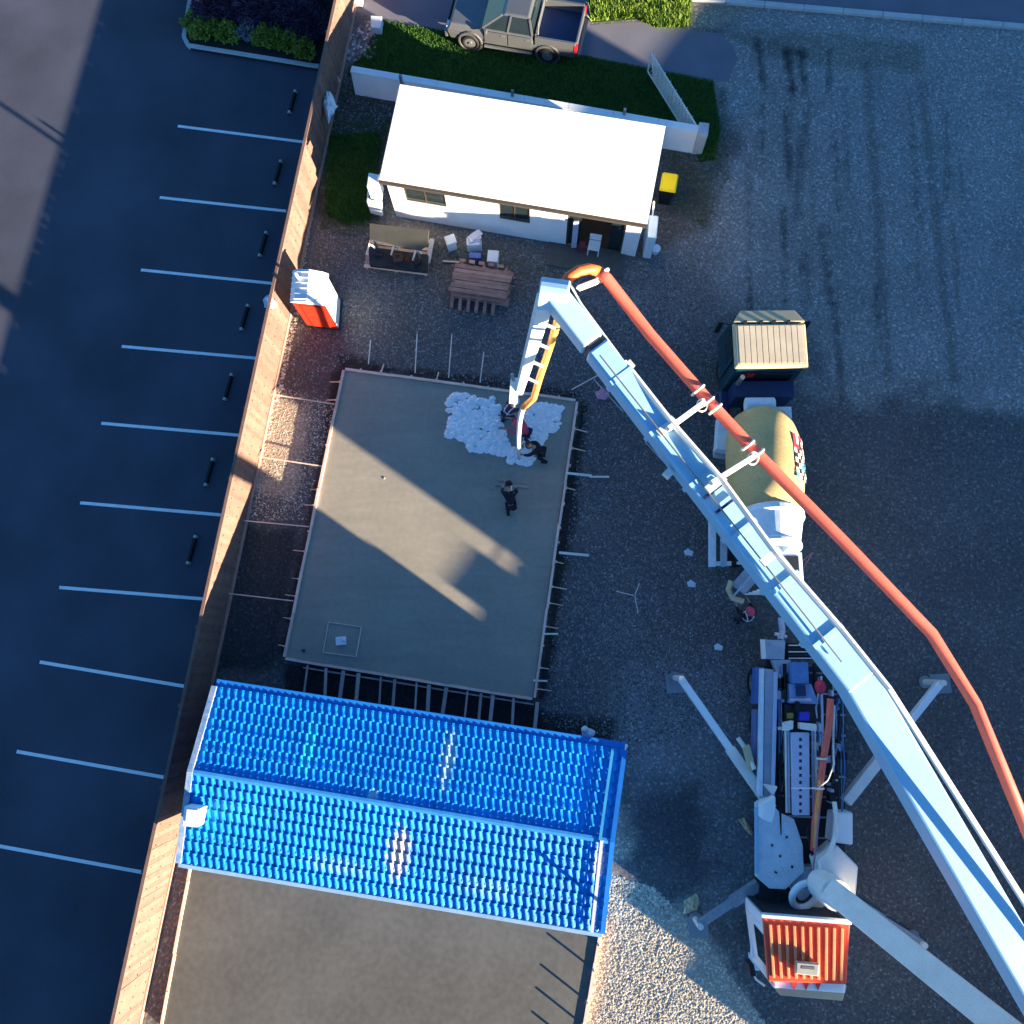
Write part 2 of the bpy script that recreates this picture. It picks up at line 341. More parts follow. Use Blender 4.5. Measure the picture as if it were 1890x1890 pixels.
tufts('grass', [(702, 38), (800, 54), (1078, 104), (1316, 150), (1330, 235), (1320, 296), (1290, 300), (1286, 250), (1150, 208), (640, 132), (680, 90)], 52000, .03, .10, grassm, label='dark green mown grass between the footpath and the low white wall')
tufts('grass', [(608, 250), (700, 245), (694, 330), (686, 405), (640, 416), (600, 395)], 15000, .03, .11, grassm, label='dark green grass patch left of the white roofed building')
tufts('long_grass', [(1086, -60), (1278, -60), (1270, 50), (1215, 52), (1170, 34), (1092, 40)], 12000, .12, .38, grassb, wid=.035, label='bright yellow green sunlit long grass on the verge beside the utility vehicle')
tufts('grass', [(590, 235), (720, 215), (712, 300), (700, 420), (650, 440), (592, 425), (580, 330)], 3500, .02, .09, grassm, label='sparse weeds around the side lawn beside the fence')
tufts('grass', [(640, 130), (740, 190), (720, 260), (600, 250), (590, 200)], 900, .02, .08, grassm, label='sparse weeds between the fence and the low wall')
tufts('grass', [(1230, 290), (1340, 160), (1345, 330), (1300, 420), (1230, 380)], 2200, .02, .07, grassm, label='sparse weeds beside the yellow lidded bin at the driveway edge')
tufts('grass', [(690, 420), (1040, 500), (1030, 520), (820, 500), (690, 450)], 900, .02, .07, grassm, label='sparse weeds along the front of the white building')
# loose stones
def stones(name, px, n, r0, r1, m, label, dens=None):
    X = [p[0] for p in px]; Y = [p[1] for p in px]; a = rng.uniform(min(X), max(X), n * 3); b = rng.uniform(min(Y), max(Y), n * 3)
    k = inpoly(a, b, px); a, b = a[k][:n], b[k][:n]; pts = np.array([G(x, y, 0)[:] for x, y in zip(a, b)]); N = len(pts)
    o_ = np.array([(1, 0, 0), (0, 1, 0), (-1, 0, 0), (0, -1, 0), (0, 0, 1)], float)
    f_ = np.array([(0, 1, 4), (1, 2, 4), (2, 3, 4), (3, 0, 4)])
    r = r0 + (r1 - r0) * rng.random(N) ** 2; th = rng.uniform(0, 6.3, N); c, s = np.cos(th), np.sin(th)
    V = o_[None] * (1 + rng.uniform(-.35, .35, (N, 5, 1))) * r[:, None, None] * np.array([1, .8, .45])
    V = np.stack([V[..., 0] * c[:, None] - V[..., 1] * s[:, None], V[..., 0] * s[:, None] + V[..., 1] * c[:, None], V[..., 2]], -1) + pts[:, None, :]
    V[..., 2] = np.maximum(V[..., 2], .001)
    F = (f_[None] + (np.arange(N) * 5)[:, None, None]).reshape(-1, 3); o = npmesh(name, V.reshape(-1, 3), F, m); return tag(o, label, 'gravel', kind='stuff')
def stone_mat(nm, c, hi):
    m = bpy.data.materials.new(nm); m.use_nodes = True; n, l = m.node_tree.nodes, m.node_tree.links; b = n['Principled BSDF']; b.inputs['Roughness'].default_value = .9
    g = n.new('ShaderNodeNewGeometry'); cr = n.new('ShaderNodeMix'); cr.data_type = 'RGBA'; cr.inputs[6].default_value = (*c, 1); cr.inputs[7].default_value = (*hi, 1)
    pw = n.new('ShaderNodeMath'); pw.operation = 'POWER'; pw.inputs[1].default_value = 2.5; l.new(g.outputs['Random Per Island'], pw.inputs[0]); l.new(pw.outputs[0], cr.inputs[0]); l.new(cr.outputs[2], b.inputs['Base Color']); return m
st_dk = stone_mat('dark_gravel_stone', (0.06, 0.062, 0.066), (0.34, 0.34, 0.35)); st_lt = stone_mat('beige_gravel_stone', (0.40, 0.35, 0.27), (0.85, 0.76, 0.62)); st_wh = stone_mat('white_rock', (0.2, 0.2, 0.22), (0.8, 0.8, 0.8))
stones('gravel', [(640, 420), (1040, 480), (1300, 480), (1345, 640), (1330, 1000), (1390, 1200), (1390, 1300), (1160, 1400), (1000, 1330), (1080, 745), (640, 665), (530, 740), (530, 460), (600, 420)], 46000, .012, .045, st_dk, 'loose dark grey gravel over the building site yard')
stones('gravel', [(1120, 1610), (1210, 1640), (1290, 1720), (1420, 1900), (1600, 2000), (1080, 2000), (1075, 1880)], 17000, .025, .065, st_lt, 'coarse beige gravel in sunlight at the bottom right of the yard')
stones('gravel', [(1330, 60), (1890, 60), (1890, 740), (1500, 740), (1340, 560), (1220, 560), (1210, 470), (1320, 400)], 9000, .010, .028, st_dk, 'fine grey gravel of the driveway')
stones('gravel', [(470, 700), (620, 745), (560, 960), (430, 960)], 4200, .010, .038, st_lt, 'stony ground beside the timber fence, coloured paler where the sun falls')
stones('gravel', [(600, 120), (740, 190), (690, 250), (600, 330), (575, 340)], 3000, .015, .05, st_dk, 'brown stony ground between fence and white building')
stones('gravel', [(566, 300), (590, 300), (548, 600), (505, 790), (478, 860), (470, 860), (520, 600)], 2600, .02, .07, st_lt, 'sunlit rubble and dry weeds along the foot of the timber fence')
stones('white_rocks', [(636, 55), (680, 40), (700, 60), (688, 110), (650, 118), (630, 95)], 130, .06, .14, st_wh, 'pale rocks scattered behind the end of the low wall')

# parking bay lines + wheel stops
ln = [(235, 262), (370, 390), (507, 523), (650, 661), (795, 803), (945, 950), (1103, 1105)]
tops = [558, 530, 500, 470, 437, 403, 370]
steps = []
for i, ((ya, yb), xb) in enumerate(zip(ln, tops)):
    p, q = G(345, ya), G(xb, yb); d = (q - p).normalized(); q = q + d * .1; steps.append(q); p = q - d * 5.0
    MB().beam((p.x, p.y, .0), (q.x, q.y, .0), .11, .003)
    n_ = Vector((-d.y, d.x, 0)) * .055; o = MB().sheet([p - n_, q - n_, q + n_, p + n_], .009).build('parking_line', linep); o.location.z = .009; struct(o)
sp = (steps[-1] - steps[0]) / 6
for i in (7, 8, 9):
    q = steps[0] + sp * i; d = (G(345, 235) - G(558, 262)).normalized(); p = q + d * 5; n_ = Vector((-d.y, d.x, 0)) * .055
    o = MB().sheet([p - n_, q - n_, q + n_, p + n_], .009).build('parking_line', linep); o.location.z = .009; struct(o)
def wheel_stop():
    t = thing('wheel_stop', 'x', 'wheel stop', (0, 0, 0), 0, 'rubber wheel stops at the ends of the parking bays')
    MB().add([(-.075, -.52, .004), (.075, -.52, .004), (.075, .52, .004), (-.075, .52, .004), (-.04, -.5, .1), (.04, -.5, .1), (.04, .5, .1), (-.04, .5, .1)],
             [(3, 2, 1, 0), (4, 5, 6, 7), (0, 1, 5, 4), (1, 2, 6, 5), (2, 3, 7, 6), (3, 0, 4, 7)]).build('rubber_block', black, t, local=True)
    for s_ in (-1, 1):
        MB().frust((-.078, .078, s_ * .46 - .05, s_ * .46 + .05), .004, (-.043, .043, s_ * .46 - .05, s_ * .46 + .05), .104).build('reflector', mat('pale_reflector', (.5, .48, .40), .5), t, local=True)
    return t
ws0 = wheel_stop(); ords = ['first', 'second', 'third', 'fourth', 'fifth', 'sixth', 'seventh']
for i, (x, y) in enumerate(((540, 190), (513, 320), (486, 452), (452, 587), (422, 715), (387, 872), (355, 1015))):
    o = ws0 if i == 0 else dup(ws0); p = G(x, y); o.location = (p.x, p.y, .004); o.rotation_euler = (0, 0, GA - .04)
    o['label'] = 'low black rubber wheel stop in the %s parking bay below the planting bed' % ords[i]
# kerbed planting bed
bed = [(372, -60), (352, 20), (343, 78), (352, 90), (592, 128), (604, 90), (618, 30), (650, -60)]
struct(MB().pp([(x, y) for x, y in bed], .02, .10).build('planting_bed_soil', soil))
kb = MB(); kp = [G(372, -60), G(352, 12), G(342, 72), G(350, 88), G(590, 127)]
for a_, b_ in zip(kp, kp[1:]): kb.beam((a_.x, a_.y, .075), (b_.x, b_.y, .075), .17, .15)
struct(kb.build('bed_kerb', kerbm, bev=.015))

def leafy(name, r, h, n, mleaf, leaf=.06, spiky=False):
    t = thing(name, 'x', 'shrub', (0, 0, 0)); st = MB()
    for k in range(7):
        a = k * .9; st.tube([(0, 0, 0), (r * .3 * math.cos(a), r * .3 * math.sin(a), h * .4), (r * .7 * math.cos(a), r * .7 * math.sin(a), h * .8)], [.02, .013, .005], 5)
    st.build('stem', mat('shrub_stem', (.05, .035, .025)), t, local=True)
    u = rng.normal(size=(n, 3)); u /= np.linalg.norm(u, axis=1)[:, None]; lob = 1 + .25 * np.sin(3 * np.arctan2(u[:, 1], u[:, 0]) + r * 9) + .15 * np.sin(7 * u[:, 0] + 3)
    c = u * (rng.uniform(.35, 1, n) ** .5 * lob)[:, None] * np.array([r, r, h * .5]) + np.array([0, 0, h * .55]); c[:, 2] = np.abs(c[:, 2])
    d = u + rng.normal(size=(n, 3)) * .6; d /= np.linalg.norm(d, axis=1)[:, None]; e = np.cross(d, rng.normal(size=(n, 3))); e /= np.linalg.norm(e, axis=1)[:, None]
    L = leaf * rng.uniform(.6, 1.4, n)[:, None]; W_ = L * (.18 if spiky else .4); L = L * (2.4 if spiky else 1)
    V = np.stack([c, c + d * L * .5 + e * W_, c + d * L, c + d * L * .5 - e * W_], 1)
    npmesh('foliage', V.reshape(-1, 3), np.arange(n * 4).reshape(-1, 4), mleaf, t); return t
purp = mat('purple_black_leaf', (0.035, 0.02, 0.045), .7, var=.5, scale=4, c2=(.09, .05, .11)); yg = mat('yellow_green_leaf', (0.10, 0.16, 0.015), .7, var=.5, scale=4, c2=(.24, .30, .04)); gg = mat('grey_leaf', (0.20, 0.24, 0.25), .8)
dgl = mat('dark_green_leaf', (0.012, 0.04, 0.012), .7, var=.5, scale=3, c2=(.035, .09, .02))
P1, P2, P3 = leafy('flax_shrub', .75, .9, 1500, purp, .13, True), leafy('yellow_green_shrub', .42, .5, 900, yg, .10), leafy('grey_shrub', .42, .5, 800, gg, .08)
for i, (x, y, s_) in enumerate(((385, -25, .9), (400, 32, .85), (440, 18, 1), (478, 30, .95), (515, 38, 1), (552, 48, .9), (585, 62, .8), (430, -30, 1), (500, -15, 1.1), (565, 5, 1))):
    o = P1 if i == 0 else dup(P1); p = G(x, y); o.location = (p.x, p.y, .09); o.rotation_euler = (0, 0, i * 1.3); o.scale = (s_, s_, s_)
    o['label'] = 'purple flax shrub, %s' % ('leftmost at the top corner', 'leftmost behind the yellow green shrubs', 'second in the row behind the yellow green shrubs', 'directly behind the grey shrub', 'middle of the row right of the grey shrub', 'right of middle in the row behind the kerb', 'nearest the fence in the kerb row', 'second along the back of the bed', 'tallest at the back middle of the bed', 'at the back beside the fence')[i]; o['group'] = 'purple flax shrubs in the planting bed'
for i, (x, y, s_) in enumerate(((362, 52, .9), (378, 68, 1), (400, 60, .9), (425, 74, 1), (492, 80, 1), (515, 84, .95), (540, 92, 1), (568, 104, .95), (510, 66, .7))):
    o = P2 if i == 0 else dup(P2); p = G(x, y); o.location = (p.x, p.y, .09); o.rotation_euler = (0, 0, i * 2.1); o.scale = (s_, s_, s_)
    o['label'] = 'low yellow green shrub in the kerbed bed, %s' % ('at the far left corner', 'at the left kerb corner', 'third from the left kerb', 'next to the grey shrub on its left', 'next to the grey shrub on its right', 'second right of the grey shrub', 'third right of the grey shrub', 'at the right end beside the fence', 'small one set back from kerb')[i]; o['group'] = 'yellow green shrubs left of the grey one' if x < 463 else 'yellow green shrubs right of the grey one'
p = G(463, 72); P3.location = (p.x, p.y, .09); P3['label'] = 'pale grey leaved shrub between two rows of yellow green shrubs'

# ------------------------------------------------------------------ timber fence
fwood = mat('fence_timber', (0.18, 0.108, 0.085), 0.9, var=0.28, scale=3, fine=18, rnd=0.6)
fe = thing('timber_fence', 'long sunlit peach timber paling fence between the car park and the building yard', 'fence', FA)
pal = None; npal = 0; s0 = 9.6
def paling_mesh():
    m_ = MB().box((0, 0, 1.01), (.022, .1521, 1.96)); return m_
while s0 > -34:
    if pal is None:
        pal = paling_mesh().build('paling', fwood, fe, local=True); o = pal
    else: o = pal.copy(); COL.objects.link(o)
    dz = random.uniform(-.02, .02); q = wm(fe).inverted() @ FL(s0, random.uniform(-.004, .004), dz); o.location = q; o.rotation_euler = (0, random.uniform(-.004, .004), math.atan2(FD.y, FD.x) - math.pi / 2); o.parent = fe
    s0 -= .1525; npal += 1
for zz in (.3, 1.0, 1.7):
    MB().beam(FL(9.6, -.045, zz), FL(-34, -.045, zz), .05, .09).build('rail', fwood, fe)
nb = MB()
for i in range(280):
    for zz in (.3, 1.0, 1.7):
        if (i + int(zz * 10)) % 2 == 0: p = FL(9.6 - i * .1525, .014, zz + random.uniform(-.02, .02)); nb.box((p.x, p.y, p.z), (.02, .035, .035), GA)
tag(nb.build('nail_heads', mat('rusty_nail', (.05, .03, .025)), fe), kind='stuff')
s0 = 9.4; post = None
while s0 > -34:
    p = FL(s0, -.12)
    if post is None: post = MB().box((p.x, p.y, .95), (.1, .1, 1.9), GA).build('post', fwood, fe); pb = p
    else:
        o = post.copy(); COL.objects.link(o); o.parent = fe; o.location = p - pb
    s0 -= 2.4
MB().beam(FL(9.6, 0, 2.01), FL(-34, 0, 2.01), .10, .03).build('capping', fwood, fe)
MB().beam(FL(9.6, .03, .09), FL(-34, .03, .09), .05, .17).build('base_board', wood_dk, fe)
# sheeting on the fence
def cloth(px, z0, z1, name, lab, cat, m):
    pts = [G(x, y, (z0 + z1) / 2) for x, y in px]; c = sum(pts, Vector()) / len(pts); out = []
    for i in range(len(pts)):
        for k in range(3): q = pts[i].lerp(pts[(i + 1) % len(pts)], k / 3); out.append(c.lerp(q, random.uniform(.9, 1.06)))
    n = len(out); vs = [(c.x, c.y, z1)]; fs = []
    for ri, rr in enumerate((.3, .55, .8, 1.0)):
        for p in out: q = c.lerp(p, rr * random.uniform(.93, 1.05)); vs.append((q.x, q.y, z0 + (z1 - z0) * max(0, 1 - rr * .9) + random.uniform(-.2, .45) * (z1 - z0)))
    fs = [(0, 1 + i, 1 + (i + 1) % n) for i in range(n)]
    for ri in range(3): fs += [(1 + ri * n + i, 1 + (ri + 1) * n + i, 1 + (ri + 1) * n + (i + 1) % n, 1 + ri * n + (i + 1) % n) for i in range(n)]
    k = len(vs); vs2 = vs + [(v[0], v[1], v[2] - .012) for v in vs]; fs2 = fs + [tuple(i + k for i in f)[::-1] for f in fs]
    return tag(MB().add(vs2, fs2).build(name, m), lab, cat)
cloth([(595, 168), (606, 163), (616, 176), (622, 195), (612, 215), (606, 228), (600, 210), (590, 190)], .9, 1.3, 'plastic_sheet', 'pale crumpled plastic sheet caught on the shaded upper part of the fence', 'sheet', plast)
cloth([(484, 553), (497, 540), (508, 550), (512, 565), (498, 573), (488, 566)], 1.75, 1.95, 'plastic_bag', 'pale blue plastic bag caught on top of the fence beside the portable toilet', 'bag', plast)
a_, b_ = G(600, 95, .9), G(626, 152, .2)
tag(MB().tube([a_, b_], .07, 8).build('timber_post', wood_wet), 'weathered post leaning against the fence near the end of the white wall', 'post')
tag(MB().pp([(684, 28), (705, 30), (702, 52), (684, 50)], 0, .35).build('utility_box', paleb, bev=.02), 'small pale blue utility box by the rocks at the footpath', 'utility box')
b0 = G(655, 8); tag(MB().box((b0.x, b0.y, .2), (.7, .25, .3), GA).build('timber_sleeper', kerbm, bev=.02), 'short pale block lying on the ground beside the fence end', 'block')

# ------------------------------------------------------------------ low white wall + gate
wl_ = thing('low_wall', 'low white rendered block wall behind the white roofed building', 'wall', G(645, 140))
wa, wb = G(648, 128, 1.0), G(1298, 240, 1.0); d = (wb - wa).normalized(); L = (Vector((wb.x - wa.x, wb.y - wa.y, 0))).length
d = Vector((wb.x - wa.x, wb.y - wa.y, 0)).normalized(); nn_ = Vector((-d.y, d.x, 0))
f0_ = nn_ * .08; f1_ = nn_ * -.08; f2_ = nn_ * -.26
MB().hexa([wa.xy.to_3d() + f2_, wb.xy.to_3d() + f2_, wb.xy.to_3d() + f0_, wa.xy.to_3d() + f0_] + [q.xy.to_3d() + o_ + Vector((0, 0, .96)) for q, o_ in ((wa, f1_), (wb, f1_), (wb, f0_), (wa, f0_))]).build('wall_body', white_wall, wl_)
for i in range(8):
    p, q = wa + d * (L * i / 8 + .006), wa + d * (L * (i + 1) / 8 - .006)
    MB().beam((p.x, p.y, 1.0), (q.x, q.y, 1.0), .26, .07).build('coping', white_wall, wl_)
for px_ in ((741, 150), (946, 178), (1152, 212)):
    p = G(*px_, 1.0); MB().box((p.x, p.y, .65), (.1, .1, 1.3), GA).build('post', steel, wl_)
MB().box((wb.x, wb.y, .54), (.36, .5, 1.08), GA).build('end_pier', kerbm, wl_, bev=.02)
gt = thing('mesh_gate', 'open grey lattice metal gate standing across the lawn at the end of the wall', 'gate', G(1283, 278))
ga, gb = G(1282, 275), G(1195, 134)
def gp(t, z): p = ga.lerp(gb, t); return Vector((p.x, p.y, z))
fr = MB(); H_ = .98
for a_, b_ in (((0, .06), (1, .06)), ((0, H_), (1, H_)), ((0, .03), (0, H_)), ((1, .03), (1, H_ + .1)), ((.5, .06), (.5, H_))): fr.tube([gp(*a_), gp(*b_)], .03, 6)
fr.build('gate_frame', boomc, gt)
for k in range(34):
    t0 = k / 34.0
    for sgn in (1, -1):
        t1 = t0 + sgn * .11
        if 0 <= t1 <= 1: MB().tube([gp(t0, .06), gp(t1, H_)], .017, 4).build('lattice_bar', boomc, gt)
for k in range(9):
    MB().tube([gp(k / 9 + .05, H_), gp(k / 9 + .05, H_ + .12)], .012, 4).build('spike', boomc, gt)

# ------------------------------------------------------------------ white building
BH = 2.5
bTL, bTR, bBR, bBL = G(740, 155, BH + .36), G(1225, 235, BH + .36), G(1195, 412, BH), G(700, 330, BH)
bo = (bBL + bBR) / 2; bl = (bBR - bBL).length; BA = math.atan2((bBR - bBL).y, (bBR - bBL).x); dep = ((bTL - bBL).length + (bTR - bBR).length) / 2
wbd = thing('white_building', 'long low white building with flat white roof and three dark openings in front', 'building', (bBL.x, bBL.y, 0), BA)
W0, W1, D0, D1 = .12, bl - .12, .18, dep - .1
gp0 = G(715, 400)
def wx(px, py, z):    # x along the front wall for a photo point lying on the wall plane (y=D0)
    d = (G(px, py, 0) - CP); inv = wbd.matrix_basis.inverted(); o_ = inv @ CP; d_ = (inv.to_3x3() @ d); k = (D0 - o_.y) / d_.y; return o_.x + d_.x * k, o_.z + d_.z * k
ops = []
for (x0, y0, x1, y1) in ((745, 352, 824, 390), (921, 384, 978, 416), (1047, 408, 1146, 478)):
    xa, za = wx(x0, y0, 0); xb, _ = wx(x1, y1 - 12, 0); _, zb = wx((x0 + x1) / 2, (y0 + y1) / 2 + (y1 - y0) * .25, 0); ops.append([xa, xb, za, zb])
print('OPENINGS', ops)
ops = [[ops[0][0], ops[0][1], 1.15, 2.1], [ops[1][0], ops[1][1], 1.0, 2.0], [ops[2][0], ops[2][1], .05, 2.1]]
fw = MB(); cur = W0
for (xa, xb, za, zb) in ops:
    fw.rng(cur, xa, D0, D0 + .14, 0, BH - .1); fw.rng(xa, xb, D0, D0 + .14, zb, BH - .1)
    if za > .1: fw.rng(xa, xb, D0, D0 + .14, 0, za)
    cur = xb
fw.rng(cur, W1, D0, D0 + .14, 0, BH - .1)
fw.build('front_wall', white_wall, wbd, local=True)
ow = MB(); ow.rng(W0, W0 + .14, D0 + .14, D1, 0, BH - .1); ow.rng(W1 - .14, W1, D0 + .14, D1, 0, BH - .1); ow.rng(W0 + .14, W1 - .14, D1 - .14, D1, 0, BH - .1)
ow.build('side_and_back_walls', white_wall, wbd, local=True)
MB().rng(W0 + .14, W1 - .14, D0 + .14, D1 - .14, .01, .05).build('floor', mat('dark_floor', (.06, .05, .045)), wbd, local=True)
nr = 12
rf = MB().hexa([(0, 0, BH - .06), (bl, 0, BH - .06), (bl, dep, BH + .30), (0, dep, BH + .30), (0, 0, BH), (bl, 0, BH), (bl, dep, BH + .36), (0, dep, BH + .36)]).build('roof', white, wbd, local=True)
for i in range(nr + 1):
    x = .03 + i * (bl - .06) / nr; MB().hexa([(x - .02, .01, BH), (x + .02, .01, BH), (x + .02, dep - .01, BH + .355), (x - .02, dep - .01, BH + .355), (x - .01, .01, BH + .004), (x + .01, .01, BH + .004), (x + .01, dep - .01, BH + .362), (x - .01, dep - .01, BH + .362)]).build('roof_seam', white, rf, local=True)
MB().rng(0, bl, -.10, -.002, BH - .16, BH - .05).build('gutter', mat('brown_gutter', (.055, .045, .038), .6), wbd, local=True)
for i, (xa, xb, za, zb) in enumerate(ops[:2]):
    f_ = MB().rng(xa, xb, D0 + .02, D0 + .07, za, za + .05).rng(xa, xb, D0 + .02, D0 + .07, zb - .05, zb).rng(xa, xa + .05, D0 + .02, D0 + .07, za + .05, zb - .05).rng(xb - .05, xb, D0 + .02, D0 + .07, za + .05, zb - .05).rng((xa + xb) / 2 - .02, (xa + xb) / 2 + .02, D0 + .02, D0 + .07, za + .05, zb - .05)
    wi = f_.build('window', mat('bronze_frame', (.07, .05, .03), .4), wbd, local=True)
    MB().rng(xa + .05, xb - .05, D0 + .035, D0 + .045, za + .05, zb - .05).build('pane', glass, wi, local=True)
    MB().rng(xa - .04, xb + .04, D0 - .05, D0 - .002, za - .06, za - .002).build('sill', white_wall, wi, local=True)
xa, xb = ops[2][0], ops[2][1]
df = MB().rng(xa, xa + .06, D0 + .02, D0 + .1, .05, 2.1).rng(xb - .06, xb, D0 + .02, D0 + .1, .05, 2.1).rng(xa + .06, xb - .06, D0 + .02, D0 + .1, 2.04, 2.1).build('sliding_door', mat('bronze_frame', (.07, .05, .03), .4), wbd, local=True)
MB().rng(xa + .06, xa + .5, D0 + .05, D0 + .06, .08, 2.04).build('pane', glass, df, local=True)
MB().rng(xb - .5, xb - .06, D0 + .07, D0 + .08, .08, 2.04).build('pane', glass, df, local=True)
def wl2(x, y, z=0): return wbd.matrix_basis @ Vector((x, y, z))
# things in the doorway
q = wl2(xa + .25, D0 - .12); c_ = MB()
for i in range(6): c_.beam((q.x + i * .03, q.y, .1), (q.x + i * .03, q.y + (i % 2) * .03, 1.75), .035, .04)
tag(c_.build('pale_curtain', lav), 'pale grey plastic strip curtain gathered at the left of the wide doorway', 'curtain')
q = wl2(xa + 1.05, D0 - .1); ch = thing('plastic_chair', 'white plastic chair standing in the middle of the wide dark doorway', 'chair', (q.x, q.y, .01), BA)
MB().rng(-.21, .21, -.2, .2, .42, .46).build('seat', plast, ch, local=True, bev=.015); MB().rng(-.21, .21, .18, .22, .5, .85).build('backrest', plast, ch, local=True, bev=.015)
for sx in (-1, 1):
    for sy in (-1, 1): MB().rng(sx * .19 - .02, sx * .19 + .02, sy * .18 - .02, sy * .18 + .02, 0, .42).build('leg', plast, ch, local=True)
q = wl2(xa + .62, D0 - .12); tag(MB().rng(q.x - .12, q.x + .12, q.y - .12, q.y + .12, 0, .45).build('bucket_stool', mat('dull_red', (.2, .04, .04)), bev=.03), 'dull red box standing left of the white chair in the doorway', 'box')
q = wl2(xb + .0, -.35); q2 = wl2(xa - .5, -.35)
struct(MB().prism([wl2(xa - .6, D0 - .01), wl2(xb + .2, D0 - .01), wl2(xb + .2, -.75), wl2(xa - .6, -.75)], 0, .06).build('door_step', conc_old, bev=.01))
# heat pump and clutter at the left end, pipe and box at the right end
hp = thing('heat_pump', 'white outdoor heat pump unit and ducting fixed at the left end of the white building', 'heat pump', G(690, 375))
MB().pp([(680, 318), (701, 322), (697, 348), (676, 344)], .9, 1.7).build('housing', plast, hp, bev=.03); MB().pp([(678, 350), (700, 352), (700, 378), (676, 372)], .2, .95).build('lower_housing', paleb, hp, bev=.03)
MB().ring(G(689, 362, .97), (0, 0, 1), .14, .02, 16, 6).build('fan_guard', dark, hp)
MB().tube([G(698, 330, 1.7), G(702, 322, 2.3)], .04).build('pipe', plast, hp)
wt = thing('water_tank', 'slim white hot water cylinder at the right front corner of the white building', 'water cylinder', G(1203, 430))
MB().pp([(1198, 396), (1216, 398), (1212, 440), (1196, 438)], .1, 1.5).build('casing', paleb, wt, bev=.04); MB().tube([G(1205, 398, 1.5), G(1207, 372, 2.2)], .03).build('pipe', plast, wt); MB().tube([G(1196, 420, 1.2), G(1194, 470, .2)], .025).build('drain_pipe', plast, wt)
for (x, y, c_, l_) in ((1191, 465, mat('pink_grey', (.35, .28, .28)), 'small pinkish bucket at the right front corner of the white building'), (1209, 466, plast, 'small white bucket standing furthest right by the corner of the white building')):
    t = thing('bucket', l_, 'bucket', G(x, y)); p = G(x, y); MB().tube([(p.x, p.y, 0), (p.x, p.y, .3)], [.11, .15], 14).build('pail', c_, t); MB().ring((p.x, p.y, .3), (0, 0, 1), .15, .012, 16, 5).build('rim', c_, t)

# wheelie bin
p = G(1226, 368); wb_ = thing('wheelie_bin', 'black wheelie bin with a bright yellow lid beside the right end of the white building', 'bin', (p.x, p.y, 0), BA)
MB().frust((-.2, .2, -.24, .24), .05, (-.27, .27, -.32, .32), 1.0).build('bin_body', black, wb_, local=True, bev=.03)
MB().frust((-.31, .31, -.38, .36), 1.0, (-.26, .26, -.30, .30), 1.09).build('lid', yel, wb_, local=True, bev=.03)
MB().tube([(-.24, .39, .97), (.24, .39, .97)], .02).build('handle', yel, wb_, local=True)
for s_ in (-1, 1): MB().tube([(s_ * .2, .28, .1), (s_ * .26, .28, .1)], .1, 14).build('wheel', black, wb_, local=True)

# ------------------------------------------------------------------ yard clutter in front of the building
p = G(736, 470); wbn = thing('work_table', 'dark topped site bench full of tools standing on a pale pallet near the white building', 'workbench', (p.x, p.y, 0), GA)
MB().pp([(682, 412), (792, 424), (790, 452), (775, 462), (682, 442)], .95, 1.0).build('table_top', mat('olive_grey_sheet', (.075, .075, .062), .8, var=.2), wbn, bev=.01)
for x, y in ((690, 440), (770, 460), (700, 420), (785, 430)):
    a_ = G(x, y, .95); MB().box((a_.x, a_.y, .55), (.06, .06, .8), GA).build('leg', steel, wbn)
MB().pp([(680, 455), (790, 470), (788, 500), (682, 488)], .18, .38).build('lower_shelf', dark, wbn)
pl = thing('pallet', 'pale timber pallet beneath the dark topped site bench', 'pallet', (p.x, p.y, 0), GA)
a_ = G(738, 468); c0 = (a_.x, a_.y)
for i in range(9):
    q = Vector((c0[0], c0[1], 0)) + EY * (-.72 + i * .16) + EX * 0.0; MB().box((q.x, q.y, .135), (2.35, .12, .022), GA).build('slat', wood_wet if i % 3 else wood, pl)
for s_ in (-1, 0, 1):
    q = Vector((c0[0], c0[1], 0)) + EX * s_ * 1.1 - EY * .08; MB().box((q.x, q.y, .06), (.09, 1.35, .12), GA).build('bearer', wood_wet, pl)
a_ = G(795, 468); MB().box((a_.x, a_.y, .19), (.16, .95, .08), GA).build('edge_board', kerbm, pl)
labs = ['pale curved clamp at the left end of the site bench', 'pale bent bracket at the middle front of the site bench', 'pale bent pipe at the right front of the site bench']
for i, (x, y) in enumerate(((682, 452), (728, 452), (768, 462))):
    a_, b_, c_ = G(x - 6, y + 18, .4), G(x, y - 2, .95), G(x + 10, y + 6, .8); tag(MB().tube([a_, b_, b_.lerp(c_, .5) + Vector((0, 0, .05)), c_], .035, 6).build('bent_pipe', boomc), labs[i], 'pipe')
for i, (x, y, c_, s_, l_) in enumerate(((700, 470, dark, .3, 'dark square case on the lower shelf, left end of the site bench'), (735, 478, mat('brown_box', (.14, .06, .035)), .34, 'brown tool box in the middle of the bench lower shelf'), (752, 482, red_pl, .1, 'small dull red tool on the bench lower shelf'), (772, 486, dark, .22, 'dark tool case at the right end of the bench lower shelf'))):
    t = thing('tool_case', l_, 'tool case', G(x, y, .38), GA + i * .3); MB().box((0, 0, .1), (s_, s_ * .7, .2)).build('case_body', c_, t, local=True, bev=.02); MB().box((0, 0, .215), (s_ * .4, .03, .03)).build('handle', black, t, local=True)
def bag(px, py, w_, d_, h_, m, lab, cat, name, rz=0, n=1):
    p = G(px, py); t = thing(name, lab, cat, (p.x, p.y, 0), GA + rz)
    MB().frust((-w_ / 2, w_ / 2, -d_ / 2, d_ / 2), .01, (-w_ * .44, w_ * .44, -d_ * .44, d_ * .44), h_).build('carton', m, t, local=True, bev=.02); return t
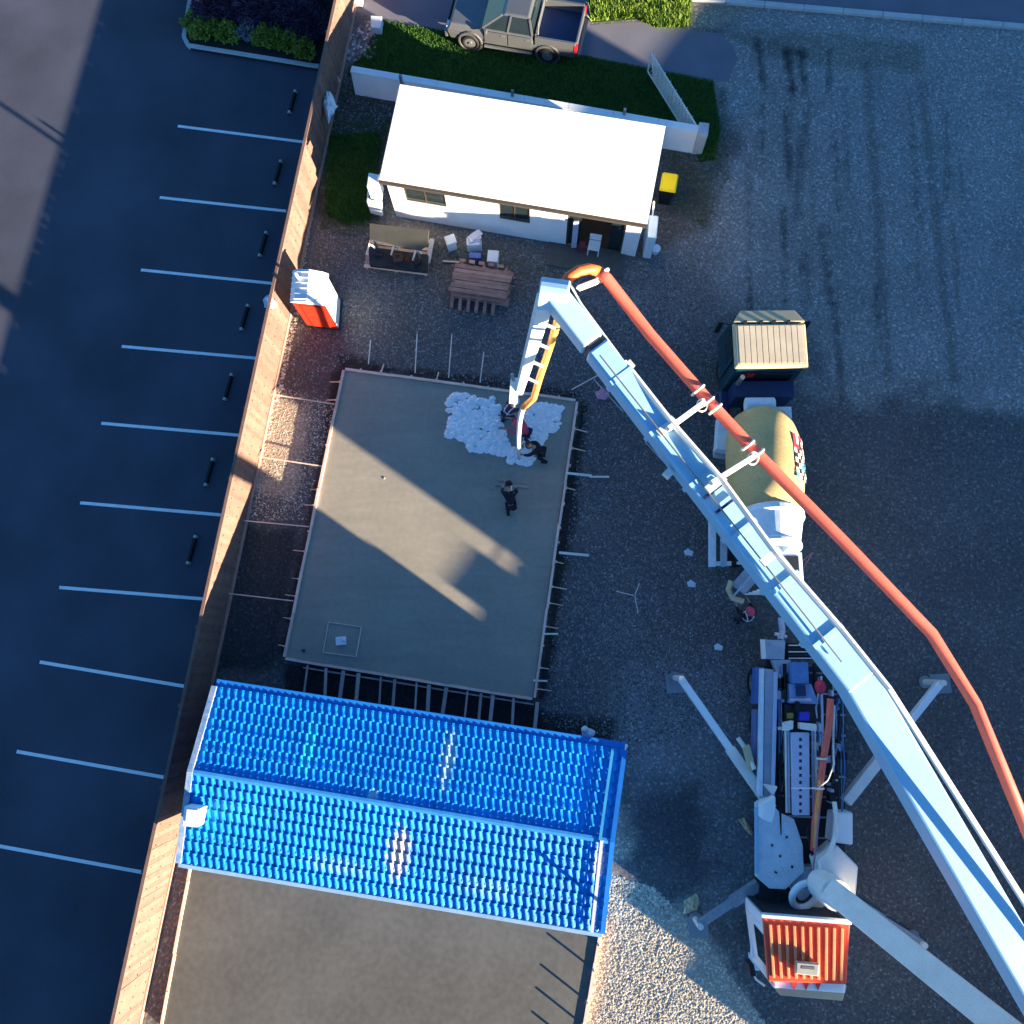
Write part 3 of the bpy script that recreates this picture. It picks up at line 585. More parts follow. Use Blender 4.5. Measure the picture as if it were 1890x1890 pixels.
t = bag(834, 456, .34, .34, .5, plast, 'white square tub standing alone right of the site bench', 'tub', 'tub', .5); MB().frust((-.19, .19, -.19, .19), .5, (-.17, .17, -.17, .17), .54).build('lid', plast, t, local=True)
t = bag(876, 456, .55, .4, .45, paleb, 'white and blue carton with loose sheets on top behind the brown timber stack', 'carton', 'carton', .2)
for i in range(4): MB().box((-.05 + i * .05, -.05 + i * .07, .47 + i * .03), (.42, .26, .02), .2 * i).build('sheet', lav if i % 2 else plast, t, local=True)
bag(878, 480, .5, .26, .35, blu, 'blue carton just above the top edge of the brown timber stack', 'carton', 'carton', .1)
t = bag(911, 486, .36, .42, .5, plast, 'white upright tub at the right above the brown timber stack', 'tub', 'tub', .05); MB().frust((-.2, .2, -.23, .23), .5, (-.18, .18, -.21, .21), .54).build('lid', plast, t, local=True)
a_, b_ = G(818, 482, .05), G(850, 484, .05); tag(MB().beam(a_, b_, .05, .05).build('timber_batten', wood), 'short pale batten lying left above the brown timber stack', 'batten')
# stack of brown timber
p = G(890, 530); ts = thing('timber_stack', 'stack of reddish brown planks below the tubs in the yard', 'timber stack', (p.x, p.y, 0), GA - .02)
for lay in range(4):
    for i in range(8 if lay < 3 else 7):
        L_ = 2.05 + random.uniform(-.1, .08)
        MB().box((random.uniform(-.04, .04), -.56 + i * .15 + (.03 * (lay % 2)), .10 + lay * .16), (L_, .135, .06), random.uniform(-.015, .015)).build('plank', wood_dk, ts, local=True)
    for x in (-.8, 0, .8): MB().box((x, 0, .045 + lay * .16), (.09, 1.2, .05)).build('bearer', wood_dk, ts, local=True)
for i in range(6): MB().box((-.95 + i * .3, -.78, .09), (.12, .5, .16), .08).build('plank', wood_dk, ts, local=True)
for i in range(5): MB().box((-.8 + i * .35, .63, .52), (.2, .12, .09)).build('packer', wood_dk, ts, local=True)

# portable toilet
lo = [G(543, 502, 1.95), G(604, 508, 1.95), G(600, 563, 1.95), G(538, 556, 1.95)]
pt = thing('portable_toilet', 'portable toilet with a ribbed white roof and an orange red front panel beside the fence', 'portable toilet', ((lo[0] + lo[2]) / 2).xy.to_3d())
MB().prism(lo, .08, 1.95).build('cabin', plast, pt, bev=.03)
cc = sum(lo, Vector()) / 4; MB().prism([cc + (v - cc) * 1.08 for v in lo], 0, .08).build('base', dark, pt)
dn = (lo[3] - lo[0]).normalized(); a_, b_ = lo[3] + dn * .02, lo[2] + dn * .02
dv = (b_ - a_); 
MB().hexa([(a_.x, a_.y, .1), (b_.x, b_.y, .1), (b_.x - dn.x * .015, b_.y - dn.y * .015, .1), (a_.x - dn.x * .015, a_.y - dn.y * .015, .1), (a_.x, a_.y, 1.9), (b_.x, b_.y, 1.9), (b_.x - dn.x * .015, b_.y - dn.y * .015, 1.9), (a_.x - dn.x * .015, a_.y - dn.y * .015, 1.9)]).build('front_panel', red_pl, pt)
a1, b1 = a_.lerp(b_, .22) + dn * .03, a_.lerp(b_, .78) + dn * .03
MB().hexa([(a1.x, a1.y, .15), (b1.x, b1.y, .15), (b1.x - dn.x * .028, b1.y - dn.y * .028, .15), (a1.x - dn.x * .028, a1.y - dn.y * .028, .15), (a1.x, a1.y, 1.8), (b1.x, b1.y, 1.8), (b1.x - dn.x * .028, b1.y - dn.y * .028, 1.8), (a1.x - dn.x * .028, a1.y - dn.y * .028, 1.8)]).build('door', red_pl, pt)
rx = (lo[1] - lo[0]).normalized(); rf_ = MB(); n_ = 8; prof = [(0, 0), (.15, .12), (.5, .2), (.85, .12), (1, 0)]
vs = []; ov = .05
for u in (0, 1):
    base = (lo[0] - dn * ov) if u == 0 else (lo[3] + dn * ov)
    ln_ = (lo[1] - lo[0]).length + 2 * ov
    for (a_, z_) in prof:
        q = base - rx * ov + rx * ln_ * a_; vs.append((q.x, q.y, 1.955 + z_))
np_ = len(prof); MB().add(vs, [(i, i + 1, i + 1 + np_, i + np_) for i in range(np_ - 1)] + [tuple(range(np_))[::-1], tuple(range(np_, 2 * np_)), (0, np_, 2 * np_ - 1, np_ - 1)]).build('roof', plast, pt)
for k in range(6):
    t_ = (k + .5) / 6; rb = MB(); pts = []
    for (a_, z_) in prof:
        q = (lo[0] - dn * ov).lerp(lo[3] + dn * ov, t_) - rx * ov + rx * ((lo[1] - lo[0]).length + 2 * ov) * a_; pts.append((q.x, q.y, 1.965 + z_))
    rb.tube(pts, .022, 6).build('roof_rib', plast, pt)
MB().tube([(cc.x - .35, cc.y + .3, 1.9), (cc.x - .35, cc.y + .3, 2.4)], .05, 10).build('vent_pipe', plast, pt)

# ------------------------------------------------------------------ main slab
ZS = .20
def inset(pts, d):
    c = sum(pts, Vector()) / 4; return [c + (p - c) * (1 - d / (p - c).length) for p in pts]
slab = [G(637, 684, ZS), G(1062, 742, ZS), G(983, 1287, ZS), G(528, 1213, ZS)]
SW, SH = (slab[1] - slab[0]).length, (slab[0] - slab[3]).length; SO = slab[3]
def SQ(u, v, z=ZS): return slab[3].lerp(slab[2], u).lerp(slab[0].lerp(slab[1], u), v).xy.to_3d() + Vector((0, 0, z))
# poured surface as a fine sheet with gentle trowel unevenness
nx_, ny_ = 90, 110; U, Vv = np.meshgrid(np.linspace(0, 1, nx_), np.linspace(0, 1, ny_))
c00, c10, c11, c01 = [np.array(slab[i][:2]) for i in (3, 2, 1, 0)]
XY = ((1 - U) * (1 - Vv))[..., None] * c00 + (U * (1 - Vv))[..., None] * c10 + (U * Vv)[..., None] * c11 + ((1 - U) * Vv)[..., None] * c01
rough_ = np.clip((Vv - .72) / .1, 0, 1) * np.clip((U - .45) / .15, 0, 1); ZZ = ZS + (rng.random(U.shape) - .5) * (.0008 + .010 * rough_) - .004 * rough_ + .003 * np.sin(XY[..., 0] * 1.7) * np.sin(XY[..., 1] * .9)
i_ = np.arange(nx_ * ny_).reshape(ny_, nx_); Fq = np.stack([i_[:-1, :-1], i_[:-1, 1:], i_[1:, 1:], i_[1:, :-1]], -1).reshape(-1, 4)
sb = npmesh('concrete_slab', np.concatenate([XY.reshape(-1, 2), ZZ.reshape(-1, 1)], 1), Fq, conc, smooth=True); struct(sb)
m = MATS['fresh_concrete']; n, l = m.node_tree.nodes, m.node_tree.links     # faint screed lines
geo = n.new('ShaderNodeNewGeometry'); mp = n.new('ShaderNodeMapping'); mp.inputs['Rotation'].default_value = (0, 0, -GA); mp.inputs['Scale'].default_value = (.25, 2.2, 1); ns = n.new('ShaderNodeTexNoise'); ns.inputs['Scale'].default_value = 2.2; ns.inputs['Detail'].default_value = 6
l.new(geo.outputs['Position'], mp.inputs['Vector']); l.new(mp.outputs[0], ns.inputs['Vector'])
b = n['Principled BSDF']; old = b.inputs['Base Color'].links[0].from_socket; mr = n.new('ShaderNodeMapRange'); mr.inputs[1].default_value = .3; mr.inputs[2].default_value = .7; mr.inputs[3].default_value = .93; mr.inputs[4].default_value = 1.05
l.new(ns.outputs[0], mr.inputs[0]); vm = n.new('ShaderNodeVectorMath'); vm.operation = 'SCALE'; l.new(old, vm.inputs[0]); l.new(mr.outputs[0], vm.inputs['Scale']); l.new(vm.outputs[0], b.inputs['Base Color'])

fw_ = thing('slab_formwork', 'pale timber formwork boards framing the freshly poured concrete slab', 'formwork', (slab[3].x, slab[3].y, 0), GA)
def edge(p, q, nseg, side, z1=.265, par=None, m_=None):
    d = (q - p); L_ = d.length; d.normalize(); n_ = Vector((d.y, -d.x, 0)) * side; par = par or fw_
    for i in range(nseg):
        a_ = p + d * (L_ * i / nseg + .005); b_ = p + d * (L_ * (i + 1) / nseg - .005); o1, o2 = random.uniform(.043, .062), random.uniform(.043, .062); zt = z1 + random.uniform(-.006, .012)
        a_ = a_ + n_ * o1; b_ = b_ + n_ * o2; MB().beam((a_.x, a_.y, zt / 2), (b_.x, b_.y, zt / 2), .085, zt).build('form_board', m_ or wood, par)
def flat(v): return Vector((v.x, v.y, 0))
S0, S1, S2, S3 = [flat(v) for v in slab]
edge(S0, S1, 5, -1); edge(S1, S2, 7, -1); edge(S2, S3, 6, -1); edge(S3, S0, 7, -1)
# pegs
ORD = ['first', 'second', 'third', 'fourth', 'fifth', 'sixth', 'seventh', 'eighth', 'ninth', 'tenth', 'eleventh', 'twelfth', 'thirteenth', 'fourteenth', 'fifteenth']
def pegs(p, q, n, side, lab, grp, h=(.28, .4), rake=.0, par=None):
    d = (q - p); L_ = d.length; d.normalize(); n_ = Vector((d.y, -d.x, 0)) * side
    for i in range(n):
        c = p + d * (L_ * (i + .35 + random.uniform(0, .3)) / n) + n_ * random.uniform(.10, .13); hh = random.uniform(*h)
        o = MB().beam((c.x, c.y, -.02), (c.x + n_.x * rake, c.y + n_.y * rake, hh), .055, .055).build('timber_peg', wood); tag(o, 'timber peg at the %s edge of the main slab, %s from the %s' % (lab, ORD[i], grp), 'peg', 'pegs along the %s edge of the main slab' % lab)
        if random.random() < .55:
            e = c + n_ * random.uniform(.25, .5); tag(MB().beam((c.x, c.y, .2), (e.x, e.y, .03), .03, .05).build('timber_strut', wood), 'raking strut at the %s slab edge, beside the %s peg from the %s' % (lab, ORD[i], grp), 'strut', 'struts along the %s edge of the main slab' % lab)
pegs(S1, S2, 15, -1, 'right', 'far end')
pegs(S3, S0, 13, -1, 'left', 'near end', (.24, .3))
pegs(S0, S1, 9, -1, 'far', 'left', (.24, .3))
# thin stakes at the far edge
for i, (x0, y0, x1, y1, l_) in enumerate(((680, 672, 684, 628, 'first from the left'), (766, 688, 770, 616, 'second from the left'), (828, 697, 834, 617, 'third from the left'), (886, 706, 893, 650, 'fourth from the left'))):
    tag(MB().tube([G(x0, y0, .18), G(x1, y1, .05)], .018, 6).build('setting_out_rod', boomc), 'thin pale rod lying out from the far slab edge, %s' % l_, 'rod')
for (x0, y0, x1, y1, z0, z1, r_, l_) in ((1045, 873, 1092, 878, .3, .2, .045, 'pale board sticking out from the right slab edge beside the hose'), (1088, 880, 1124, 880, .15, .1, .035, 'short pale rod lying right of the board at the right slab edge'),
        (1032, 1020, 1086, 1025, .3, .1, .045, 'pale pipe sticking out from the right slab edge halfway down'), (1002, 1170, 1030, 1170, .25, .1, .03, 'short pale stake sticking out low on the right slab edge'),
        (985, 1256, 1010, 1257, .25, .1, .03, 'short pale stake at the lower right slab corner'), (1055, 719, 1112, 688, .06, .05, .02, 'thin bluish rod lying above the upper right slab corner'),
        (1096, 700, 1150, 760, .05, .05, .012, 'thin white cord lying below the large boom near the slab corner'), (1190, 815, 1255, 885, .05, .05, .012, 'thin white cord on the gravel along the large boom')):
    tag(MB().tube([G(x0, y0, z0), G(x1, y1, z1)], r_, 6).build('pipe_offcut' if r_ > .03 else 'thin_rod', boomc), l_, 'rod')
# string lines to the fence
for i, (x0, y0, x1, y1, l_) in enumerate(((503, 728, 617, 746, 'uppermost'), (478, 843, 592, 860, 'second'), (440, 960, 570, 972, 'third'), (410, 1094, 541, 1109, 'lowest'))):
    tag(MB().beam(G(x0, y0, .3), G(x1, y1, .22), .035, .03).build('brace_batten', wood), 'slim pale batten from fence to the left slab edge, %s of the four' % l_, 'batten')
# bridging braces at the near edge
for i, x in enumerate((566, 600, 632, 660, 701, 727, 767, 790, 822, 861, 886, 908, 946, 990)):
    t_ = (x - 528) / (983 - 528); y = 1213 + t_ * (1287 - 1213) + 8; a_, b_ = G(x + 2, y, .22), G(x - random.uniform(1, 8), y + random.uniform(62, 78), .06)
    tag(MB().beam(a_, b_, random.choice((.06, .09, .12)), .045).build('brace_board', wood_wet), 'short grey brace board at the near slab edge, number %s counted from the left' % ['one', 'two', 'three', 'four', 'five', 'six', 'seven', 'eight', 'nine', 'ten', 'eleven', 'twelve', 'thirteen', 'fourteen'][i], 'board', 'boards bracing the near slab edge')
tag(MB().beam(G(560, 1232, .1), G(985, 1300, .1), .05, .1).build('ledger_board', wood_wet), 'long timber ledger along the bottom edge of the main slab', 'board')
# box-out
bx = thing('box_out_frame', 'thin timber square framing the blockout in the lower left of the slab', 'frame', G(632, 1182, ZS))
bq = [G(606, 1148, .24), G(667, 1157, .24), G(657, 1212, .24), G(596, 1204, .24)]
for i in range(4): a_, b_ = bq[i], bq[(i + 1) % 4]; MB().beam((a_.x, a_.y, .222), (b_.x, b_.y, .222), .03 if i != 3 else .018, .06).build('frame_board', wood, bx)
p = G(630, 1183, ZS); t = thing('drain_pipe_cover', 'white plastic covered pipe end standing inside the slab box-out', 'pipe cover', (p.x, p.y, ZS)); MB().box((0, 0, .05), (.34, .28, .1), .1).build('cover', plast, t, local=True, bev=.02); MB().tube([(.1, .03, .1), (.14, .05, .2)], .06, 10).build('pipe_end', plast, t, local=True)
p = G(561, 1201, ZS); tag(MB().tube([(p.x, p.y, ZS - .02), (p.x, p.y, ZS + .12)], .05, 8).build('pipe_stub', navy), 'small dark pipe stub near the lower left slab corner', 'pipe')
# fresh white concrete heaps
def heap(px, n, lab, hh=.16):
    X = [p[0] for p in px]; Y = [p[1] for p in px]; mb = MB(); k = 0
    while k < n:
        x, y = random.uniform(min(X), max(X)), random.uniform(min(Y), max(Y))
        if not inpoly(np.array([x]), np.array([y]), px)[0]: continue
        r = random.uniform(.07, .15); p = G(x, y, ZS); mb.blob((p.x, p.y, ZS + random.uniform(-.01, .03)), (r * 1.15, r * random.uniform(.8, 1.15), random.uniform(.04, hh * .55)), 1, .25); k += 1
    return tag(mb.build('concrete_heap', slurry), lab, 'wet concrete')
heap([(826, 732), (858, 724), (880, 738), (912, 736), (922, 752), (928, 790), (938, 800), (934, 840), (905, 836), (870, 830), (858, 812), (820, 806), (832, 785), (826, 755)], 430, 'lumpy white patch of freshly pumped concrete left of the hanging hose')
heap([(972, 752), (1000, 745), (1036, 752), (1034, 786), (1012, 800), (992, 828), (976, 838), (966, 800)], 230, 'lumpy white patch of freshly pumped concrete right of the hanging hose')
heap([(938, 826), (985, 832), (980, 858), (940, 852)], 75, 'small white patch of fresh concrete under the hose outlet')

sp_ = MB()
for i in range(160):
    x, y = random.gauss(930, 60), random.gauss(850, 38); p = G(x, y, ZS)
    if inpoly(np.array([x]), np.array([y]), [(640, 700), (1055, 755), (1010, 1000), (700, 1000)])[0]: r = random.uniform(.015, .05); sp_.blob((p.x, p.y, ZS), (r * 1.4, r, r * .5), 1, .3)
tag(sp_.build('concrete_splatter', conc), 'small dark crumbs of concrete scattered on the slab around the workers', 'crumbs', kind='stuff')
# ------------------------------------------------------------------ lower slab
ZL = .16
ls = [G(362, 1560, ZL), G(1108, 1700, ZL), G(1055, 2010, ZL), G(300, 1900, ZL)]
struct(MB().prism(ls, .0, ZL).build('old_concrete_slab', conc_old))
lf = thing('lower_slab_formwork', 'pale formwork boards along the edges of the lower concrete slab', 'formwork', G(1100, 1800))
edge(flat(ls[1]), flat(ls[2]), 4, -1, ZL + .05, lf); edge(flat(ls[3]), flat(ls[0]), 5, -1, ZL + .03, lf)
for i, (x, y) in enumerate(((1102, 1738), (1093, 1784), (1081, 1842), (1073, 1885), (1066, 1930))):
    p = G(x, y, 0); tag(MB().beam((p.x, p.y, 0), (p.x + .02, p.y, .46), .05, .05).build('timber_peg', wood), 'upright peg at the right edge of the lower slab, %s below the blue roof' % ORD[int((y - 1700) // 50)], 'peg', 'pegs along the lower slab')

# ------------------------------------------------------------------ blue building
ZE = 2.75; ZR = 3.0
e1, e2, e3, e4 = G(397, 1266, ZE), G(1153, 1384, ZE), G(1112, 1722, ZE), G(330, 1592, ZE)
r1, r2 = G(352, 1424, ZR), G(1130, 1553, ZR)
bb = thing('blue_shed', 'large shed with a bright blue corrugated gable roof between the two slabs', 'shed', ((e1 + e3) / 2).xy.to_3d(), GA)
ins = [p.lerp((e1 + e3) / 2, .02) for p in (e1, e2, e3, e4)]
MB().prism([ins[0], ins[1], ins[2], ins[3]], 0, ZE - .12).build('walls', blutrim, bb)
NSH = 14; PER = 4
_m = bluroof; _n, _l = _m.node_tree.nodes, _m.node_tree.links; _b = _n['Principled BSDF']; _geo = _n.new('ShaderNodeNewGeometry'); _src = _b.inputs['Base Color'].links[0].from_socket
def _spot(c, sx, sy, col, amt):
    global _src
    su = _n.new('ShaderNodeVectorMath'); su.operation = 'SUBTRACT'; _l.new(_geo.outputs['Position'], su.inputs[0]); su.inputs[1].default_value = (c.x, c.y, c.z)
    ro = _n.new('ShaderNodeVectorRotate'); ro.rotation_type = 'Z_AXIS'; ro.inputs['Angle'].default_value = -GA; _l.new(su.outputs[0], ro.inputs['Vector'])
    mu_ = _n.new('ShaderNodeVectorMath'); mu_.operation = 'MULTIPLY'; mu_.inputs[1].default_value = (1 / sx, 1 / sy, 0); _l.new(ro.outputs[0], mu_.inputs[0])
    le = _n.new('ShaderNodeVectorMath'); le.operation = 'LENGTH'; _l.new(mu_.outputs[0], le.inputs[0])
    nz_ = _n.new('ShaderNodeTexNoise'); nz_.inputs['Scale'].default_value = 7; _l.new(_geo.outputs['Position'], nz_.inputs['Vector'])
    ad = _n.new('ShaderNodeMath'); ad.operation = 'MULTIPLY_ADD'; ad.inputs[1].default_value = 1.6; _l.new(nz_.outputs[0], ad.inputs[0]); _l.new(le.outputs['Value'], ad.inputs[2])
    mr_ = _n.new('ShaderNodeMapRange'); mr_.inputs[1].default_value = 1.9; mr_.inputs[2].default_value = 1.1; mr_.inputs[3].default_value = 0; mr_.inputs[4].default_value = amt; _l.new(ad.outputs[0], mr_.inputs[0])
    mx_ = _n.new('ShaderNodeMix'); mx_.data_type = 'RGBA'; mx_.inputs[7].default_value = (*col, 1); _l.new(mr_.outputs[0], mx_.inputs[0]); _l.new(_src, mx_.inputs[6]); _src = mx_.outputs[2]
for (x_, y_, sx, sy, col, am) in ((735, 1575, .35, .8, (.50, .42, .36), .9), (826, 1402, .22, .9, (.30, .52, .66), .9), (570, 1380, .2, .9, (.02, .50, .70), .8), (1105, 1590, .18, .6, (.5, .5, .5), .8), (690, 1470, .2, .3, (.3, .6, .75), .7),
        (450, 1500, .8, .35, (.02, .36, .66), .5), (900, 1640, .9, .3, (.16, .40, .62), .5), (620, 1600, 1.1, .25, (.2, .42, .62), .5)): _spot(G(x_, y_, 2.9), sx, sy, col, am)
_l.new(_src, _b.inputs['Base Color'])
def roof_sheet(A0, A1, B0, B1, flip, name='roof_sheet'):
    # A0->A1 along the ridge, B0->B1 along the eave; sinusoidal corrugation
    n_ = PER * 8; up = Vector((0, 0, 1)); NC = 8; vs = []; fs = []; top = A0.z > B0.z
    for c_i in range(NC):
        for e_i in (0, 1):
            f_ = (c_i + e_i) / NC
            for i in range(n_ + 1):
                t_ = i / n_; ph = t_ * PER * 2 * math.pi + (.5 - e_i) * 2.0 * flip; z = .026 * math.cos(ph) + (.012 if e_i == 0 else -.008) + (.010 if e_i else 0) * 0
                vs.append(A0.lerp(A1, t_).lerp(B0.lerp(B1, t_), f_) + up * z)
    m_ = n_ + 1
    for r_i in range(2 * NC - 1):
        for i in range(n_): fs.append((r_i * m_ + i, (r_i + 1) * m_ + i, (r_i + 1) * m_ + i + 1, r_i * m_ + i + 1))
    k = len(vs); vs2 = vs + [v - up * .006 for v in vs]; fs2 = fs + [tuple(j + k for j in f)[::-1] for f in fs]
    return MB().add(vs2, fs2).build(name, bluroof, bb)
for i in range(NSH):
    t0, t1 = i / NSH, (i + 1) / NSH
    roof_sheet(r1.lerp(r2, t0), r1.lerp(r2, t1), e1.lerp(e2, t0), e1.lerp(e2, t1), -1); roof_sheet(r1.lerp(r2, t0), r1.lerp(r2, t1), e4.lerp(e3, t0), e4.lerp(e3, t1), 1)
scw = MB()
for (ea, eb) in ((e1, e2), (e4, e3)):
    for k_ in range(5):
        for i_s in range(NSH * PER):
            p_ = r1.lerp(r2, (i_s + 0.0) / (NSH * PER)).lerp(ea.lerp(eb, (i_s + 0.0) / (NSH * PER)), .06 + k_ * .22); scw.box((p_.x, p_.y, p_.z + .038), (.035, .035, .012), GA)
tag(scw.build('roof_screws', mat('screw_cap', (.01, .16, .5), .5), bb), kind='stuff')
# finer: ridge cap, barge flashings, gutters
rd = (r2 - r1).normalized(); dnS = (e4 - r1).normalized(); upS = (e1 - r1).normalized()
rc = MB()
for dd in (dnS, upS):
    a_, b_ = r1 + Vector((0, 0, .06)), r2 + Vector((0, 0, .06)); rc.add([a_, b_, b_ + dd * .075 - Vector((0, 0, .0)), a_ + dd * .075, a_ - Vector((0, 0, .012)), b_ - Vector((0, 0, .012)), b_ + dd * .075 - Vector((0, 0, .012)), a_ + dd * .075 - Vector((0, 0, .012))], [(0, 1, 2, 3), (7, 6, 5, 4), (3, 2, 6, 7), (0, 3, 7, 4), (1, 5, 6, 2)])
rc.build('ridge_cap', mat('blue_ridge_cap', (.04, .26, .62), .35, var=.25, scale=3), bb)
for i, (a_, b_) in enumerate(((e1, r1), (r1, e4), (e2, r2), (r2, e3))):
    MB().beam(a_ + Vector((0, 0, .05)), b_ + Vector((0, 0, .05)), .13 if i > 1 else .16, .05).build('barge_flashing', blutrim if i > 1 else mat('worn_pale_flashing', (.45, .45, .45), .5, var=.35, scale=5, c2=(.02, .22, .55)), bb)
MB().beam(e1 + EY * .10 + Vector((0, 0, -.10)), e2 + EY * .10 + Vector((0, 0, -.10)), .20, .12).build('gutter', blutrim, bb)
MB().beam(e4 - EY * .07 + Vector((0, 0, -.04)), e3 - EY * .07 + Vector((0, 0, -.04)), .10, .09).build('gutter', blugut, bb)
MB().beam(e2 + rd * -.35 + Vector((0, 0, .09)), r2 + rd * -.35 + Vector((0, 0, .09)), .08, .03).build('flashing_strip', mat('cyan_strip', (.05, .35, .65), .4), bb)
MB().beam(r2 + rd * -.3 + Vector((0, 0, .09)), e3 + rd * -.3 + Vector((0, 0, .09)), .09, .03).build('flashing_strip', mat('pale_strip', (.5, .52, .58), .5), bb)
vb = thing('roof_vent_box', 'white box shaped vent on the left end of the blue roof', 'roof vent', G(348, 1508, 3.1)); MB().pp([(340, 1488), (371, 1492), (364, 1527), (336, 1524)], 2.95, 3.4).build('vent_housing', white, vb, bev=.02); MB().pp([(345, 1494), (366, 1496), (360, 1520), (342, 1518)], 3.4, 3.44).build('vent_cap', white, vb)
p = G(1075, 1660, 2.9); tag(MB().tube([G(1112, 1668, 2.8), G(1112, 1668, 3.35)], .05).build('roof_pipe', blutrim), 'short pipe standing on the right edge of the blue roof', 'pipe')
t = thing('brick_pile', 'small pale pile of bagged material beside the upper right corner of the blue shed', 'bag', G(1085, 1352)); p = G(1085, 1352); MB().blob((p.x, p.y, .2), (.22, .16, .16), 2, .1).build('bag', paleb, t, smooth=True); p = G(1078, 1345); MB().blob((p.x, p.y, .34), (.12, .12, .12), 2, .1).build('bag_neck', plast, t, smooth=True)
tag(MB().tube([G(1148, 1392, .2), G(1156, 1376, 1.4)], .05).build('downpipe_elbow', boomc), 'pale downpipe offcut leaning at the upper right corner of the blue shed', 'pipe')
# site tripod
p = G(1166, 1103); tp = thing('laser_tripod', 'thin legged laser tripod standing alone on the dark gravel', 'tripod', (p.x, p.y, 0))
for a_ in (2.75, 1.05, -1.2): MB().tube([(p.x, p.y, .75), (p.x + math.cos(a_) * .55, p.y + math.sin(a_) * .55, .0)], .014, 5).build('leg', boomc, tp)
MB().box((p.x, p.y, .8), (.09, .09, .12)).build('laser_head', steel, tp, bev=.01)

# ------------------------------------------------------------------ vehicles: shared bits
def wheel(par, c, r, w_, side, rimm=None, name='wheel'):
    t = MB().ring(c, (1, 0, 0), r * .76, r * .24, 24, 8); v = np.array(t.v); v[:, 0] = c[0] + np.clip((v[:, 0] - c[0]) * (w_ / (r * .48)), -w_ / 2, w_ / 2); t.v = [tuple(x) for x in v]
    o = t.build(name, black, par, local=True, smooth=True)
    MB().tube([(c[0] - w_ * .35, c[1], c[2]), (c[0] + side * w_ * .36, c[1], c[2])], r * .56, 18).build('rim', rimm or steel, o, local=True)
    MB().tube([(c[0], c[1], c[2]), (c[0] + side * w_ * .5, c[1], c[2])], r * .18, 10).build('hub', steel, o, local=True)
    return o

# ------------------------------------------------------------------ utility vehicle (ute) at the top
pu = (G(870, 88) + G(1012, 112)) / 2; ua = math.atan2((G(870, 88) - G(1012, 112)).y, (G(870, 88) - G(1012, 112)).x)
ut = thing('utility_vehicle', 'silver double cab utility vehicle with an open tray parked on the footpath', 'utility vehicle', (0, 0, 0))
# local: +y forward (front of the car towards the left of the picture), +x right side of the vehicle
L2 = (G(870, 88) - G(1012, 112)).length / 2
ut.rotation_euler = (0, 0, ua - math.pi / 2); fwd = Vector((math.cos(ua), math.sin(ua), 0)); rgt = Vector((fwd.y, -fwd.x, 0))
ut.location = (pu + rgt * .78).xy.to_3d()   # left side faces the camera
k = L2 / 1.55
ub = MB()
ub.frust((-.86, .86, -2.55, 2.3), .42, (-.9, .9, -2.6, 2.4), .78)
ub.frust((-.9, .9, .95, 2.4), .78, (-.80, .80, 1.0, 2.25), 1.08)           # bonnet
ub.frust((-.9, .9, -.95, 1.0), .78, (-.86, .86, -.93, .98), 1.10)          # door belt
bd = ub.build('body', chrome, ut, local=True, bev=.05, seg=3)
MB().frust((-.83, .83, -.92, 1.05), 1.10, (-.66, .66, -.78, .25), 1.68).build('cabin', glass, ut, local=True, bev=.03)
MB().frust((-.68, .68, -.80, .27), 1.665, (-.60, .60, -.7, .15), 1.73).build('roof', chrome, ut, local=True, bev=.03)
for s_ in (-1, 1):
    pl_ = MB()
    for (yb, yt) in ((-.90, -.77), (.04, -.08), (1.03, .25)): pl_.beam((s_ * .835, yb, 1.09), (s_ * .67, yt, 1.69), .045, .07, up=(0, 1, 0))
    pl_.build('pillar', chrome, ut, local=True)
    for (y0, y1) in ((-.88, .02), (.06, .93)):
        dr = MB().rng(s_ * .895, s_ * .912, y0, y1, .52, 1.06).build('door', chrome, ut, local=True, bev=.01); MB().rng(s_ * .912, s_ * .935, y0 + .08, y0 + .22, .95, .985).build('handle', steel, dr, local=True)
    MB().rng(s_ * .93, s_ * 1.08, .78, .88, 1.08, 1.24).build('mirror', chrome, ut, local=True, bev=.02)
    MB().rng(s_ * .55, s_ * .82, 2.3, 2.42, .72, .92).build('headlight', mat('lamp_lens', (.7, .72, .75), .1), ut, local=True, bev=.02)
    MB().rng(s_ * .74, s_ * .915, -2.62, -2.5, .72, 1.05).build('tail_light', mat('red_lens', (.5, .02, .03), .2), ut, local=True, bev=.01)
    MB().rng(s_ * .88, s_ * .98, -.9, .95, .36, .42).build('side_step', steel, ut, local=True, bev=.01)
    for yy in (-1.5, 1.5):
        wheel(ut, (s_ * .82, yy, .37), .37, .24, s_); MB().ring((s_ * .885, yy, .42), (1, 0, 0), .44, .05, 22, 6).build('wheel_arch', mat('dark_trim', (.06, .06, .065), .6), ut, local=True)
tr = MB().rng(-.9, -.80, -2.55, -1.0, .78, 1.14).rng(.80, .9, -2.55, -1.0, .78, 1.14).rng(-.80, .80, -2.6, -2.52, .78, 1.12).rng(-.80, .80, -1.04, -.98, .78, 1.16).build('tray_sides', chrome, ut, local=True, bev=.015)
MB().rng(-.80, .80, -2.52, -1.04, .785, .80).build('tray_liner', navy, ut, local=True)
MB().tube([(-.74, -1.1, 1.14), (-.68, -1.1, 1.6), (.68, -1.1, 1.6), (.74, -1.1, 1.14)], .03).build('sports_bar', steel, ut, local=True)
MB().rng(-.85, .85, 2.38, 2.52, .42, .68).build('bumper', chrome, ut, local=True, bev=.04); MB().rng(-.8, .8, -2.74, -2.6, .45, .6).build('bumper', chrome, ut, local=True, bev=.03)
MB().rng(-.45, .45, 2.385, 2.43, .7, .9).build('grille', dark, ut, local=True)

